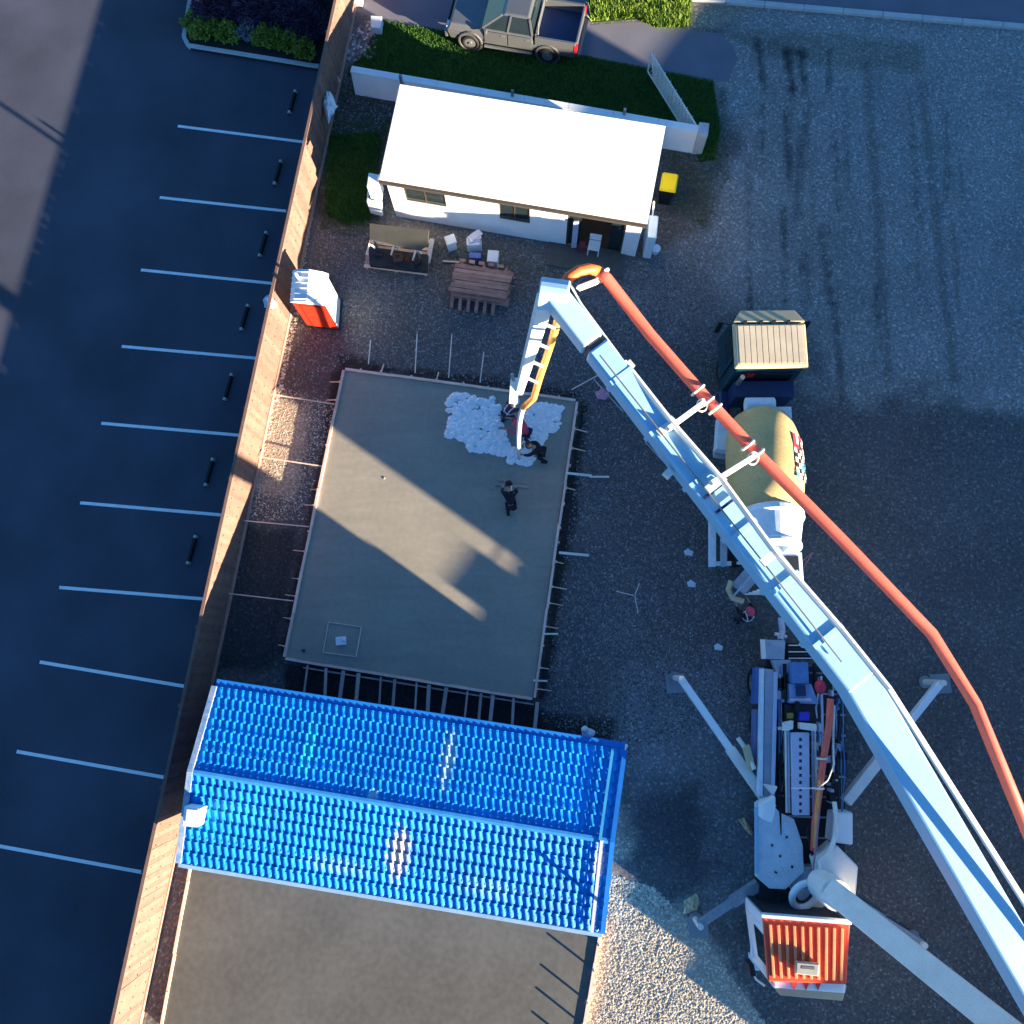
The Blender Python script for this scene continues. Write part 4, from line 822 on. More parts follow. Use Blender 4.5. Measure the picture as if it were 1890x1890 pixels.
# ------------------------------------------------------------------ concrete mixer truck
mt = thing('mixer_truck', 'concrete mixer truck with cream cab roof and tan drum, backed up to the pump truck', 'mixer truck', (8.2, 1.6, 0))
def mb_rng(x0, x1, y0, y1, z0, z1): return MB().rng(x0, x1, y0, y1, z0, z1)
MB().rng(7.75, 8.0, -2.3, 5.6, .75, 1.05).rng(8.5, 8.75, -2.3, 5.6, .75, 1.05).rng(7.75, 8.75, 3.0, 3.3, .75, 1.05).build('chassis', dark, mt)
cb = MB(); cb.frust((7.12, 9.30, 3.95, 5.95), .55, (7.14, 9.28, 4.02, 5.75), 2.78); cb.build('cab', teal, mt, bev=.06, seg=3)
MB().frust((7.04, 9.36, 3.98, 5.5), 2.78, (7.10, 9.30, 4.05, 5.42), 2.92).build('cab_roof', cream, mt, bev=.04)
for i in range(11):
    x = 7.28 + i * .185; MB().rng(x - .082, x + .082, 4.12, 5.38, 2.921, 2.932).build('roof_rib', mat('pale_grey_rib', (.55, .48, .35), .45), mt, bev=.008)
MB().hexa([(7.08, 5.52, 2.78), (9.32, 5.52, 2.78), (9.05, 5.98, 2.70), (7.35, 5.98, 2.70), (7.08, 5.52, 2.90), (9.32, 5.52, 2.90), (9.05, 5.95, 2.80), (7.35, 5.95, 2.80)]).build('sun_visor', cream, mt, bev=.02)
for x in (7.45, 7.95, 8.35, 8.8): MB().rng(x - .05, x + .05, 5.46, 5.56, 2.9, 2.94).build('marker_light', black, mt)
MB().rng(7.25, 9.15, 5.84, 5.90, 1.5, 2.5).build('windscreen', glass, mt)
MB().rng(7.35, 9.05, 3.985, 4.012, 1.75, 2.5).build('rear_window', glass, mt)
MB().rng(7.55, 7.78, 3.93, 3.98, 2.2, 2.42).build('warning_plate', mat('red_lens', (.5, .02, .03), .2), mt)
for s_, x in ((-1, 7.09), (1, 9.33)):
    d_ = MB().rng(x - .012, x + .012, 4.4, 5.6, .8, 2.55).build('door', teal, mt); MB().rng(x + s_ * .014 - .006, x + s_ * .014 + .006, 4.55, 5.5, 1.7, 2.45).build('window', glass, d_)
    MB().tube([(x, 5.6, 2.5), (x + s_ * .28, 5.72, 2.45), (x + s_ * .28, 5.72, 1.7)], .02, 6).build('mirror_arm', black, mt)
    MB().rng(x + s_ * .20, x + s_ * .36, 5.66, 5.76, 1.75, 2.4).build('mirror', black, mt, bev=.02)
    for yy in (4.85, -.15, -1.5): 
        wheel(mt, tuple(np.array((x - s_ * .22, yy, .5)) - np.array((8.2, 1.6, 0))), .5, .32 if yy > 4 else .55, s_)
MB().rng(7.25, 9.15, 3.35, 3.9, .9, 2.0).build('engine_box', navy, mt, bev=.03)
MB().rng(6.95, 7.3, 2.9, 3.9, .55, 1.15).build('fuel_tank', navy, mt, bev=.1, seg=3)
MB().tube([(7.35, 3.8, 1), (7.35, 3.8, 2.6)], .08, 10).build('exhaust', steel, mt)
MB().tube([(7.45, 2.95, 2.35), (8.35, 2.95, 2.35)], .24, 18).build('water_tank', paleb, mt, smooth=False, bev=.03)
MB().rng(8.25, 8.95, 2.55, 2.95, 1.7, 2.2).build('pump_housing', paleb, mt, bev=.03)
# drum
def lathe(axis0, axis1, prof, n=40):
    a0, a1 = Vector(axis0), Vector(axis1); d = (a1 - a0).normalized(); x = d.cross(Vector((0, 0, 1))).normalized(); y = x.cross(d); vs = []; L_ = (a1 - a0).length
    for (t_, r_) in prof:
        for j in range(n): a_ = 2 * math.pi * j / n; vs.append(a0 + d * L_ * t_ + (x * math.cos(a_) + y * math.sin(a_)) * r_)
    fs = [(i * n + j, (i + 1) * n + j, (i + 1) * n + (j + 1) % n, i * n + (j + 1) % n) for i in range(len(prof) - 1) for j in range(n)]
    return MB().add(vs, fs + [tuple(range(n)), tuple(range((len(prof) - 1) * n, len(prof) * n))[::-1]])
A0, A1 = (7.98, 2.75, 1.95), (7.82, -1.75, 3.05)
lathe(A0, A1, [(0, .35), (.01, .62), (.05, .86), (.12, 1.02), (.22, 1.12), (.35, 1.16), (.5, 1.14), (.62, 1.06), (.76, .94)]).build('drum', tan, mt, smooth=True)
lathe(A0, A1, [(.755, .935), (.77, .99), (.80, .99), (.815, .93), (.97, .78), (.985, .82), (1.0, .82), (1.01, .70)]).build('drum_cone', paleb, mt, smooth=False)
d_ = (Vector(A1) - Vector(A0)).normalized(); xx = d_.cross(Vector((0, 0, 1))).normalized(); yy_ = xx.cross(d_); L_ = (Vector(A1) - Vector(A0)).length
sg = 1 if xx.x > 0 else -1
chk = [mat('black_print', (.01, .01, .012)), mat('white_print', (.75, .75, .75)), mat('red_print', (.45, .03, .06)), mat('teal_print', (.05, .3, .35))]
for i in range(9):
    for j in range(5):
        t_ = .26 + i * .036; rr_ = 1.165 - max(0, t_ - .45) * .25; th = R(24 + j * 7); kk = chk[(i + j) % 2] if i > 2 else chk[random.choice((2, 2, 1, 0))]
        if i > 2 and random.random() < .12: kk = chk[3]
        vs = []
        for (dt, dth) in ((0, 0), (.034, 0), (.034, R(5.6)), (0, R(5.6))):
            for r_ in (rr_, rr_ + .012): vs.append(Vector(A0) + d_ * L_ * (t_ + dt) + (xx * sg * math.cos(th + dth) + yy_ * math.sin(th + dth)) * r_)
        MB().add(vs, [(1, 3, 5, 7), (0, 2, 3, 1), (2, 4, 5, 3), (4, 6, 7, 5), (6, 0, 1, 7)]).build('checker_decal', kk, mt)
MB().frust((7.35, 8.35, -2.75, -1.95), 3.0, (7.2, 8.5, -2.9, -1.9), 3.5).build('charge_hopper', paleb, mt, bev=.03)
MB().frust((7.32, 8.38, -2.78, -2.02), 3.505, (7.32, 8.38, -2.78, -2.02), 3.515).build('hopper_mouth', dark, mt)
for x in (7.3, 8.4): MB().beam((x, -1.9, 1.0), (x, -2.2, 3.1), .09, .09).build('rear_frame', paleb, mt)
for i in range(4): MB().rng(7.4, 8.35, -2.95 - i * .0, -2.9, 1.2 + i * .45, 1.26 + i * .45).build('ladder_rung', boomc, mt)
ct = MB(); ca, cb_ = G(1405, 1040, 2.0), G(1362, 1088, 1.5); ct.beam(ca, cb_, .5, .06).beam(ca + Vector((.17, .2, .1)), cb_ + Vector((.17, .2, .1)), .04, .2).beam(ca - Vector((.17, .2, -.1)), cb_ - Vector((.17, .2, -.1)), .04, .2); ct.build('discharge_chute', greyb, mt)
MB().tube([G(1350, 1072, 1.6), G(1344, 1088, 1.55), G(1352, 1104, 1.5), G(1372, 1110, 1.5)], .09, 8).build('chute_lip', cream, mt)
MB().pp([(1326, 768), (1347, 770), (1345, 832), (1322, 828)], 1.3, 1.75).build('toolbox', paleb, mt, bev=.03); MB().pp([(1318, 826), (1345, 830), (1340, 846), (1318, 842)], .9, 1.1).build('step', greyb, mt, bev=.02)
for (x0, x1) in ((1308, 1322), (1330, 1342)): MB().pp([(x0, 960), (x1, 960), (x1, 1046), (x0, 1046)], 1.05, 1.15).build('mudguard', greyb if x0 > 1320 else paleb, mt, bev=.03)
MB().pp([(1322, 1036), (1350, 1036), (1350, 1044), (1322, 1044)], 1.0, 1.1).build('tail_bar', paleb, mt)
MB().tube([G(1475, 1040, 1.2), G(1500, 1020, 1.6), G(1470, 1070, .6)], .025, 6).build('wash_hose', mat('pink_hose', (.4, .2, .25)), mt)

# ------------------------------------------------------------------ concrete pump truck
pk = thing('pump_truck', 'concrete pump truck with orange red cab roof and long pale blue boom over the slab', 'pump truck', (8.1, -8.8, 0))
MB().pp([(1420, 1190), (1440, 1190), (1440, 1690), (1420, 1690)], .7, 1.0).pp([(1520, 1190), (1540, 1190), (1540, 1690), (1520, 1690)], .7, 1.0).build('chassis', dark, pk)
MB().pp([(1405, 1230), (1560, 1230), (1560, 1660), (1402, 1660)], .95, 1.05).build('deck_floor', dark, pk)
cabp = [G(1410, 1694, 2.75), G(1568, 1706, 2.75), G(1562, 1836, 2.75), G(1428, 1826, 2.75)]
MB().prism([cabp[0], cabp[1], cabp[2], cabp[3]], .6, 2.72).build('cab', white, pk, bev=.06, seg=3)
MB().pp([(1408, 1692), (1570, 1704), (1563, 1818), (1418, 1812)], 2.72, 2.86).build('cab_roof', red, pk, bev=.04)
orr = mat('orange_peach_rib', (.78, .30, .12), .4, var=.25, scale=3)
for i in range(10):
    t_ = (i + .5) / 10; x0 = 1414 + t_ * 148; x1 = 1421 + t_ * 138; a_, b_ = G(x0, 1706 + t_ * 8, 2.89), G(x1, 1804 + t_ * 6, 2.89); MB().beam(a_, b_, .075, .05).build('roof_rib', orr, pk, bev=.01)
MB().pp([(1406, 1688), (1572, 1701), (1572, 1707), (1406, 1694)], 2.7, 2.92).build('roof_rear_lip', paleb, pk)
MB().pp([(1420, 1810), (1564, 1820), (1556, 1848), (1440, 1838)], 2.55, 2.70).build('sun_visor', cream, pk, bev=.03)
for i in range(3): MB().pp([(1460 + i * 22, 1812), (1472 + i * 22, 1813), (1466 + i * 22, 1828)], 2.70, 2.78).build('marker_horn', red, pk)
hb = MB().pp([(1470, 1775), (1513, 1779), (1511, 1803), (1468, 1798)], 2.93, 3.05).build('roof_hatch', mat('grey_plate', (.36, .34, .30), .6, var=.15, scale=6), pk, bev=.03)
MB().pp([(1480, 1783), (1504, 1785), (1503, 1790), (1479, 1788)], 3.05, 3.056).build('plate_lettering', mat('faded_print', (.12, .12, .12)), hb)
rb0, rb1 = cabp[0], cabp[1]; MB().hexa([(rb0.x + .06, rb0.y + .02, .7), (rb1.x - .06, rb1.y + .02, .7), (rb1.x - .06, rb1.y + .05, .7), (rb0.x + .06, rb0.y + .05, .7), (rb0.x + .06, rb0.y + .02, 2.62), (rb1.x - .06, rb1.y + .02, 2.62), (rb1.x - .06, rb1.y + .05, 2.62), (rb0.x + .06, rb0.y + .05, 2.62)]).build('rear_panel', dark, pk)
# left side of the cab: door, window, steps, mirror
sv = cabp[3] - cabp[0]; sv.z = 0; sv.normalize(); so_ = Vector((-1, 0, 0)) * .02
def side(t0, t1, z0, z1, m_, nm, off=.02, par=None):
    a_, b_ = cabp[0] + (cabp[3] - cabp[0]) * t0, cabp[0] + (cabp[3] - cabp[0]) * t1; o_ = Vector((-off, 0, 0))
    return MB().hexa([(a_.x - off, a_.y, z0), (b_.x - off, b_.y, z0), (b_.x + .02, b_.y, z0), (a_.x + .02, a_.y, z0), (a_.x - off, a_.y, z1), (b_.x - off, b_.y, z1), (b_.x + .02, b_.y, z1), (a_.x + .02, a_.y, z1)]).build(nm, m_, par or pk)
d_ = side(.18, .82, .8, 2.6, white, 'door'); side(.28, .75, 1.6, 2.5, glass, 'window', .035, d_)
MB().pp([(1386, 1668), (1412, 1690), (1402, 1760), (1388, 1770)], .9, 1.1).build('mudguard', paleb, pk, bev=.03); MB().pp([(1382, 1760), (1400, 1755), (1402, 1792), (1386, 1790)], .5, .6).build('cab_step', paleb, pk)
MB().tube([G(1412, 1820, 2.5), G(1396, 1808, 2.4), G(1386, 1790, 2.3)], .03, 6).build('mirror_arm', boomc, pk); MB().pp([(1382, 1782), (1392, 1780), (1396, 1802), (1386, 1804)], 1.9, 2.4).build('mirror', black, pk, bev=.02)
inv = wm(pk).inverted()
for (x, s_) in ((7.66, -1), (9.1, 1)):
    for yy in (-13.3, -11.9, -7.0, -5.7): wheel(pk, tuple(inv @ Vector((x + (.12 if yy > -10 else -.05), yy, .5))), .5, .34, s_)
# deck furniture
MB().pp([(1396, 1232), (1412, 1232), (1412, 1300), (1392, 1300)], .9, 1.35).build('side_locker', blu, pk, bev=.03)
MB().pp([(1393, 1310), (1404, 1310), (1404, 1400), (1391, 1400)], .9, 1.3).build('side_locker', mat('slate_blue', (.15, .19, .38), .5), pk, bev=.03)
MB().pp([(1405, 1234), (1411, 1234), (1408, 1470), (1400, 1470)], 1.35, 1.6).build('edge_rail', paleb, pk, bev=.015)
MB().pp([(1412, 1234), (1428, 1236), (1422, 1470), (1409, 1470)], 1.2, 1.5).build('deck_plate', greyb, pk, bev=.01)
MB().pp([(1430, 1240), (1436, 1240), (1430, 1470), (1424, 1470)], 1.3, 1.62).build('edge_rail', lav, pk, bev=.01)
MB().pp([(1436, 1240), (1450, 1240), (1446, 1470), (1430, 1470)], .95, 1.1).build('pipe_tray', navy, pk)
for i in range(3): MB().tube([G(1437 + i * 4, 1250, 1.2), G(1432 + i * 4, 1465, 1.2)], .03, 6).build('spare_pipe', dark, pk)
cpn = [(1461, 1352), (1494, 1352), (1495, 1505), (1464, 1505)]
cpl = MB().pp(cpn, 1.75, 1.9).build('centre_plate', lav, pk, bev=.02)
for i in range(11): y = 1362 + i * 13.2; MB().pp([(1475, y), (1480, y), (1480, y + 6), (1475, y + 6)], 1.89, 1.905).build('slot', dark, cpl)
for x in (1450, 1455, 1499, 1504): MB().tube([G(x, 1345, 1.7), G(x + 2, 1500, 1.7)], .035, 6).build('hydraulic_rod', boomc if x in (1450, 1504) else lav, pk)
MB().pp([(1448, 1334), (1465, 1330), (1464, 1346), (1448, 1350)], 1.7, 1.95).pp([(1478, 1334), (1508, 1337), (1508, 1350), (1478, 1346)], 1.7, 2.0).build('cross_clamp', boomc, pk, bev=.02)
MB().pp([(1448, 1300), (1520, 1300), (1520, 1332), (1448, 1332)], 1.0, 1.5).build('valve_block', dark, pk)
MB().pp([(1454, 1316), (1464, 1316), (1464, 1326), (1454, 1326)], 1.5, 1.65).build('brass_valve', mat('brass', (.35, .25, .05), .4), pk); MB().pp([(1476, 1314), (1494, 1314), (1494, 1330), (1476, 1330)], 1.5, 1.7).build('blue_valve', mat('vivid_blue', (.05, .06, .6), .4), pk)
MB().pp([(1462, 1222), (1492, 1222), (1494, 1262), (1462, 1262)], 1.2, 1.75).build('hydraulic_unit', mat('steel_blue', (.10, .22, .48), .4, var=.3), pk, bev=.04)
MB().pp([(1458, 1262), (1498, 1262), (1512, 1300), (1455, 1298)], 1.2, 1.65).build('hydraulic_unit', mat('sky_steel', (.20, .34, .60), .4, var=.3, scale=5), pk, bev=.04)
p = G(1478, 1275, 1.7); MB().box((p.x, p.y, 1.7), (.28, .3, .1)).build('unit_lid', navy, pk, bev=.02); p = G(1475, 1292, 1.7); MB().tube([(p.x - .3, p.y, 1.7), (p.x + .35, p.y, 1.7)], .05).build('manifold', lav, pk)
for x in (1448, 1503): MB().tube([G(x, 1225, 1.4), G(x + 2, 1300, 1.4)], .06).build('hose', black, pk)
p = G(1514, 1268, 2.0); MB().blob((p.x, p.y, 2.0), (.17, .22, .18), 2, .0).build('red_accumulator', mat('crimson', (.55, .03, .06), .35), pk, smooth=True)
MB().tube([G(1533, 1290, 2.2), G(1530, 1340, 2.1), G(1520, 1400, 2.0), G(1512, 1460, 1.95), G(1504, 1520, 1.9), G(1502, 1570, 1.9)], .10, 12).build('delivery_pipe', redpipe, pk, smooth=True)
MB().tube([G(1513, 1440, 2.05), G(1507, 1500, 2.0), G(1504, 1565, 2.0)], .05, 8).build('pipe_guard', orange, pk)
for y in (1400, 1455): p = G(1517 - (y - 1400) * .1, y, 2.0); MB().ring((p.x, p.y, 2.0), (0, 1, 0), .13, .03, 16, 6).build('pipe_clamp', boomc, pk)
MB().tube([G(1538, 1375, 2.3), G(1540, 1410, 2.3), G(1528, 1440, 2.3), G(1510, 1455, 2.3), G(1460, 1455, 2.2)], .02, 6).build('white_cable', boomc, pk)
hm_ = [black, dark, lav, boomc, mat('steel_blue', (.10, .22, .48)), greyb]
for i in range(26):
    x0 = random.choice((1440, 1445, 1449, 1509, 1514, 1522, 1530, 1540, 1548, 1554)) + random.uniform(-2, 2); y0 = random.uniform(1225, 1400); y1 = y0 + random.uniform(60, 190); z_ = random.uniform(1.1, 1.75)
    MB().tube([G(x0, y0, z_), G(x0 + random.uniform(-5, 5), y0 * .6 + y1 * .4, z_ + .08), G(x0 + random.uniform(-6, 6), min(y1, 1590), z_)], random.uniform(.015, .04), 6).build('hydraulic_hose', random.choice(hm_), pk)
for i in range(34):
    x0, y0 = random.choice(((1438, 1250), (1444, 1320), (1512, 1360), (1528, 1440), (1545, 1400), (1550, 1300), (1535, 1240), (1470, 1312))); x0 += random.uniform(-7, 7); y0 += random.uniform(-40, 40); p = G(x0, y0, 1.4); zt = random.uniform(1.2, 1.85)
    MB().box((p.x, p.y, zt - .15), (random.uniform(.06, .22), random.uniform(.06, .3), .3), GA * .3).build('fitting', random.choice(hm_), pk, bev=.01)
for i in range(9): y = 1240 + i * 38; MB().tube([G(1436, y, 1.15), G(1560, y + 4, 1.15)], .03, 6).build('cross_member', greyb if i % 2 else steel, pk)
MB().tube([G(1512, 1505, 1.9), G(1490, 1530, 1.8), G(1500, 1580, 1.7), G(1530, 1590, 1.9)], .05, 8).build('hydraulic_hose', black, pk); MB().tube([G(1540, 1480, 2.0), G(1546, 1530, 2.2), G(1530, 1580, 2.3)], .07, 8).build('hydraulic_hose', boomc, pk)
MB().pp([(1540, 1500), (1575, 1500), (1575, 1560), (1535, 1555)], 1.3, 1.9).build('water_box', white, pk, bev=.05)
# rear hopper (top of the truck in the picture)
MB().pp([(1404, 1180), (1450, 1182), (1448, 1218), (1408, 1216)], 1.3, 1.42).build('hopper_cover', greyb, pk, bev=.02)
MB().pp([(1404, 1180), (1412, 1180), (1414, 1216), (1406, 1216)], 1.42, 1.5).build('cover_edge', boomc, pk)
hpp = MB().pp([(1452, 1186), (1512, 1188), (1508, 1218), (1452, 1218)], .8, 1.3).build('hopper', black, pk, bev=.03)
for i in range(5): MB().pp([(1456, 1190 + i * 6), (1508, 1190 + i * 6), (1508, 1192 + i * 6), (1456, 1192 + i * 6)], 1.31, 1.34).build('grate_bar', boomc if i % 2 == 0 else dark, hpp)
MB().tube([G(1441, 1140, .9), G(1444, 1165, .9), G(1440, 1182, 1.1)], .10, 10).build('agitator_pipe', lav, pk); MB().tube([G(1430, 1170, 1.0), G(1452, 1176, 1.0)], .06, 8).build('agitator_arm', boomc, pk)
MB().pp([(1424, 1218), (1460, 1218), (1452, 1250), (1436, 1250)], 1.2, 1.4).build('rear_plate', greyb, pk, bev=.02)
# front deck
MB().pp([(1394, 1482), (1412, 1470), (1440, 1500), (1466, 1512), (1482, 1560), (1484, 1610), (1450, 1642), (1420, 1640), (1395, 1618)], 1.45, 1.58).build('front_deck', paleb, pk, bev=.02)
for (x, y) in ((1425, 1560), (1440, 1580), (1452, 1545), (1462, 1600), (1432, 1610)): p = G(x, y, 1.6); MB().box((p.x, p.y, 1.6), (.07, .05, .04), x).build('deck_bolt', dark, pk)
MB().pp([(1394, 1490), (1400, 1490), (1400, 1612), (1394, 1612)], 1.58, 1.66).build('deck_lip', boomw, pk)
MB().pp([(1406, 1484), (1432, 1470), (1432, 1500), (1425, 1520), (1406, 1512)], 1.6, 2.0).build('leg_bracket', white, pk, bev=.04)
MB().pp([(1410, 1448), (1436, 1452), (1428, 1468)], 1.5, 1.8).build('leg_bracket', boomc, pk, bev=.02)
MB().pp([(1372, 1380), (1384, 1374), (1396, 1420), (1384, 1424)], 1.3, 1.5).build('leg_cylinder', cream, pk, bev=.03); MB().tube([G(1362, 1362, 1.3), G(1372, 1376, 1.3), G(1392, 1420, 1.5)], .07, 8).build('leg_ram', boomc, pk)
p = G(1485, 1652, 1.9); MB().ring((p.x, p.y, 1.9), (.3, -.5, 1), .40, .10, 28, 8).build('slew_ring', paleb, pk, smooth=True); MB().ring((p.x, p.y, 1.82), (.3, -.5, 1), .27, .05, 24, 6).build('slew_seal', dark, pk)
MB().pp([(1470, 1600), (1512, 1600), (1540, 1660), (1500, 1690), (1460, 1640)], 1.1, 1.5).build('turret_base', greyb, pk, bev=.03)
MB().pp([(1440, 1650), (1500, 1672), (1498, 1690), (1430, 1690)], 1.0, 1.2).build('cab_gap_plate', dark, pk)
MB().pp([(1510, 1590), (1545, 1560), (1585, 1600), (1580, 1660), (1525, 1650)], 1.5, 2.3).build('turret', boomc, pk, bev=.05)
MB().tube([G(1512, 1500, 2.3), G(1506, 1560, 2.2), G(1500, 1610, 2.1)], .03, 6).build('control_cable', mat('pink_hose', (.4, .2, .25)), pk)
tb0 = G(1538, 1648, 3.0); EL = Vector((11.4, -13.3, 9.2))
MB().tube([tb0 + Vector((0, 0, -.9)), tb0 + Vector((0, 0, .2))], .42, 20).build('turret_column', boomc, pk, bev=.03)
MB().beam(tb0, EL, .62, .75, .62, .7).build('boom_section', boomc, pk, bev=.04)
# main long boom
K = G(1022, 545, 11.0); K = Vector((K.x, K.y, 11.0)); m0 = G(1548, 1215, 10.2)
dirb = (Vector(m0) - K); FAR = K + dirb * 1.06
MB().beam(K + dirb * .005, K + dirb * .14, .48, .5, .50, .5).build('boom_tip_section', mat('pale_steel_boom', (.36, .58, .74), .4, var=.1), pk, bev=.04)
MB().beam(K + dirb * .155, FAR, .50, .50, .72, .62).build('boom_section', boomw, pk, bev=.05)
MB().beam(K + dirb * .135, K + dirb * .165, .34, .42).build('boom_joint', mat('dark_joint', (.07, .06, .08), .5), pk, bev=.02)
MB().tube([K + Vector((-.30, .05, 0)), K + Vector((.30, -.05, 0))], .34, 20).build('knuckle', mat('pale_steel_boom', (.36, .58, .74), .4), pk, bev=.03)
MB().beam(FAR - dirb * .01, EL, .70, .6, .72, .62).build('boom_section', boomw, pk, bev=.05)
MB().tube([EL + Vector((-.5, -.2, 0)), EL + Vector((.5, .2, 0))], .45, 20).build('knuckle', boomc, pk, bev=.03)
sidev = dirb.normalized().cross(Vector((0, 0, 1))).normalized(); sidev = sidev if sidev.x > 0 else -sidev
for t_ in (.30, .47, .62, .78): p = K + dirb * t_; MB().box((p.x - sidev.x * .42, p.y - sidev.y * .42, p.z), (.16, .16, .2), .8).build('boom_lug', boomc, pk) if t_ == .47 else None
for t_ in (.56, .60): p = K + dirb * t_; MB().beam(p + Vector((0, 0, .33)) - sidev * .25, p + Vector((0, 0, .33)) + sidev * .25, .06, .03).build('boom_mark', navy, pk)
for t_ in (.24, .38, .52, .66, .80, .94):
    p = K + dirb * t_; ww = .50 + .22 * (t_ - .15) / .9; MB().beam(p - dirb.normalized() * .05, p + dirb.normalized() * .05, ww + .03, ww + .01).build('weld_collar', boomw, pk)
hy = [K + dirb * t_ + Vector((0, 0, .33 + .06 * t_)) - sidev * .12 for t_ in (.18, .4, .6, .8, 1.0)]; MB().tube(hy, .018, 6).build('hydraulic_line', steel, pk)
# side pipe along the boom
rod = [G(1050, 520, 11.0), G(1072, 560, 11), G(1152, 668, 11), G(1240, 780, 11), G(1332, 885, 11), G(1432, 1022, 11), G(1552, 1160, 11), G(1640, 1270, 11), tuple(EL + Vector((.3, .9, .4)))]
MB().tube(rod[:3], .022, 6).build('side_pipe', boomc, pk); MB().tube(rod[2:], .065, 8).build('side_pipe', boomc, pk)
for (x, y) in ((1160, 675), (1240, 782), (1330, 886), (1432, 1020)):
    p = G(x, y, 11); MB().beam(p + sidev * .1, p - sidev * .35, .16, .08).build('pipe_bracket', boomc, pk)
# red outer boom pipe
RP = [G(1034, 556, 10.9), G(1038, 532, 10.9), G(1050, 512, 10.85), G(1068, 500, 10.8), G(1088, 496, 10.7), G(1105, 501, 10.6), G(1120, 514, 10.5), G(1200, 618, 10.3), G(1300, 732, 10.1), G(1395, 835, 9.95), G(1560, 1003, 9.8), G(1720, 1170, 9.5), G(1800, 1300, 9.2), tuple(EL + Vector((.4, .5, .3)))]
MB().tube([Vector(q) for q in RP[:6]], .115, 12).build('pipe_bend', mat('orange_red_bend', (.72, .13, .03), .45, var=.3, scale=6), pk, smooth=True); MB().tube([Vector(q) for q in RP[5:]], .125, 14).build('outer_pipe', redpipe, pk, smooth=True)
for (x, y, n_) in ((1112, 506, 1), (1288, 720, 1), (1306, 742, 1), (1320, 755, 0), (1380, 822, 1), (1398, 838, 1)):
    p = G(x, y, 10.5 - (x - 1112) * .0019); MB().ring((p.x, p.y, p.z), (Vector(RP[8]) - Vector(RP[7])), .15, .035, 18, 6).build('pipe_clamp', boomc, pk)
for (a_, b_) in (((1232, 792), (1300, 742)), ((1312, 892), (1392, 842)), ((1068, 532), (1110, 516))): MB().beam(G(*a_, 11.1), G(*b_, 10.3), .11, .09).build('support_arm', boomc, pk, bev=.015)
for (x, y) in ((1296, 748), (1390, 846)): p = G(x, y, 10.25); MB().ring((p.x, p.y, p.z), (.4, -.4, 1), .13, .018, 18, 6).build('support_loop', boomc, pk)
# hanging tip section and hose
T = G(958, 722, 6.2)
MB().beam(K + Vector((-.18, -.05, -.1)), T, .34, .36, .2, .24).build('tip_section', mat('cream_white_tip', (.74, .80, .82), .4, var=.08), pk, bev=.03)
tp_ = [K + Vector((.18, -.2, -.1)), G(1015, 640, 8.4), G(995, 700, 7.0), G(985, 735, 6.2), G(966, 752, 5.6)]
MB().tube(tp_, .09, 10).build('tip_pipe', orange, pk, smooth=True)
for t_ in (.2, .4, .6, .8): a_ = (K + Vector((-.18, -.05, -.1))).lerp(T, t_); b_ = (K + Vector((.18, -.2, -.1))).lerp(Vector(tp_[3]), t_); MB().beam(a_, b_, .06, .06).build('tip_clamp', boomc, pk)
MB().beam(G(950, 700, 6.6), G(947, 742, 6.0), .22, .2).build('end_bracket', boomc, pk, bev=.02); MB().tube([G(945, 690, 6.8), G(952, 722, 6.3), G(948, 750, 5.8)], .05).build('end_cylinder', steel, pk)
hz = [Vector(tp_[4]), G(962, 762, 5.0), G(959, 778, 4.0), G(957, 806, 2.6), G(957, 830, 1.4), G(958, 846, .55)]
MB().tube(hz, [.075, .08, .08, .075, .075, .07], 10).build('end_hose', mat('pale_hose', (.74, .70, .68), .5), pk, smooth=True)
# outriggers
def outrigger(px0, px1, z0, pad, m_):
    a_, b_ = G(*px0, z0), G(*px1, z0 - .1); MB().beam(a_, a_.lerp(b_, .45), .30, .3).build('outrigger_sleeve', boomc if m_ is boomw else m_, pk, bev=.02); MB().beam(a_.lerp(b_, .42), b_, .22, .22).build('outrigger_arm', mat('pale_outrigger', (.82, .86, .88), .4, var=.06) if m_ is boomw else m_, pk, bev=.02)
    MB().tube([(b_.x, b_.y, z0 + .15), (b_.x, b_.y, .12)], .09, 12).build('outrigger_jack', boomc, pk); MB().tube([(b_.x, b_.y, .06), (b_.x, b_.y, .12)], .2, 16).build('outrigger_foot', steel, pk)
outrigger((1424, 1492), (1256, 1252), 1.15, 1, boomw)
outrigger((1400, 1632), (1290, 1706), .7, 1, mat('weathered_beam', (.28, .32, .36), .7, var=.25, scale=6))
outrigger((1560, 1480), (1735, 1260), 1.15, 1, boomw); outrigger((1570, 1660), (1700, 1740), .7, 1, mat('weathered_beam', (.28, .32, .36)))
for (x, y, l_) in ((1247, 1261, 'pale square plywood pad under the foot of the left outrigger'), (1735, 1262, 'pale square plywood pad under the foot of the right outrigger'), (1288, 1710, 'pale timber pad under the short front outrigger on the left')):
    p = G(x, y); tag(MB().box((p.x, p.y, .03), (.62, .62, .055), .06).build('outrigger_pad', mat('pad_ply', (.24, .27, .30), .8), bev=.008), l_, 'pad')
cloth([(1362, 1512), (1374, 1508), (1388, 1528), (1390, 1545), (1378, 1536)], .02, .18, 'crumpled_bag', 'small crumpled beige bag on the ground left of the pump truck deck', 'bag', cream)
cloth([(1262, 1664), (1284, 1650), (1292, 1660), (1288, 1684), (1262, 1688)], .02, .14, 'crumpled_sack', 'crumpled beige cement sack at the edge of the sunlit gravel', 'sack', cream)
cloth([(1098, 722), (1114, 716), (1126, 728), (1118, 738), (1104, 736)], .02, .12, 'pink_wrapper', 'crumpled pink and white wrapper on the gravel right of the slab corner', 'wrapper', mat('pink_paper', (.6, .3, .4), .7))
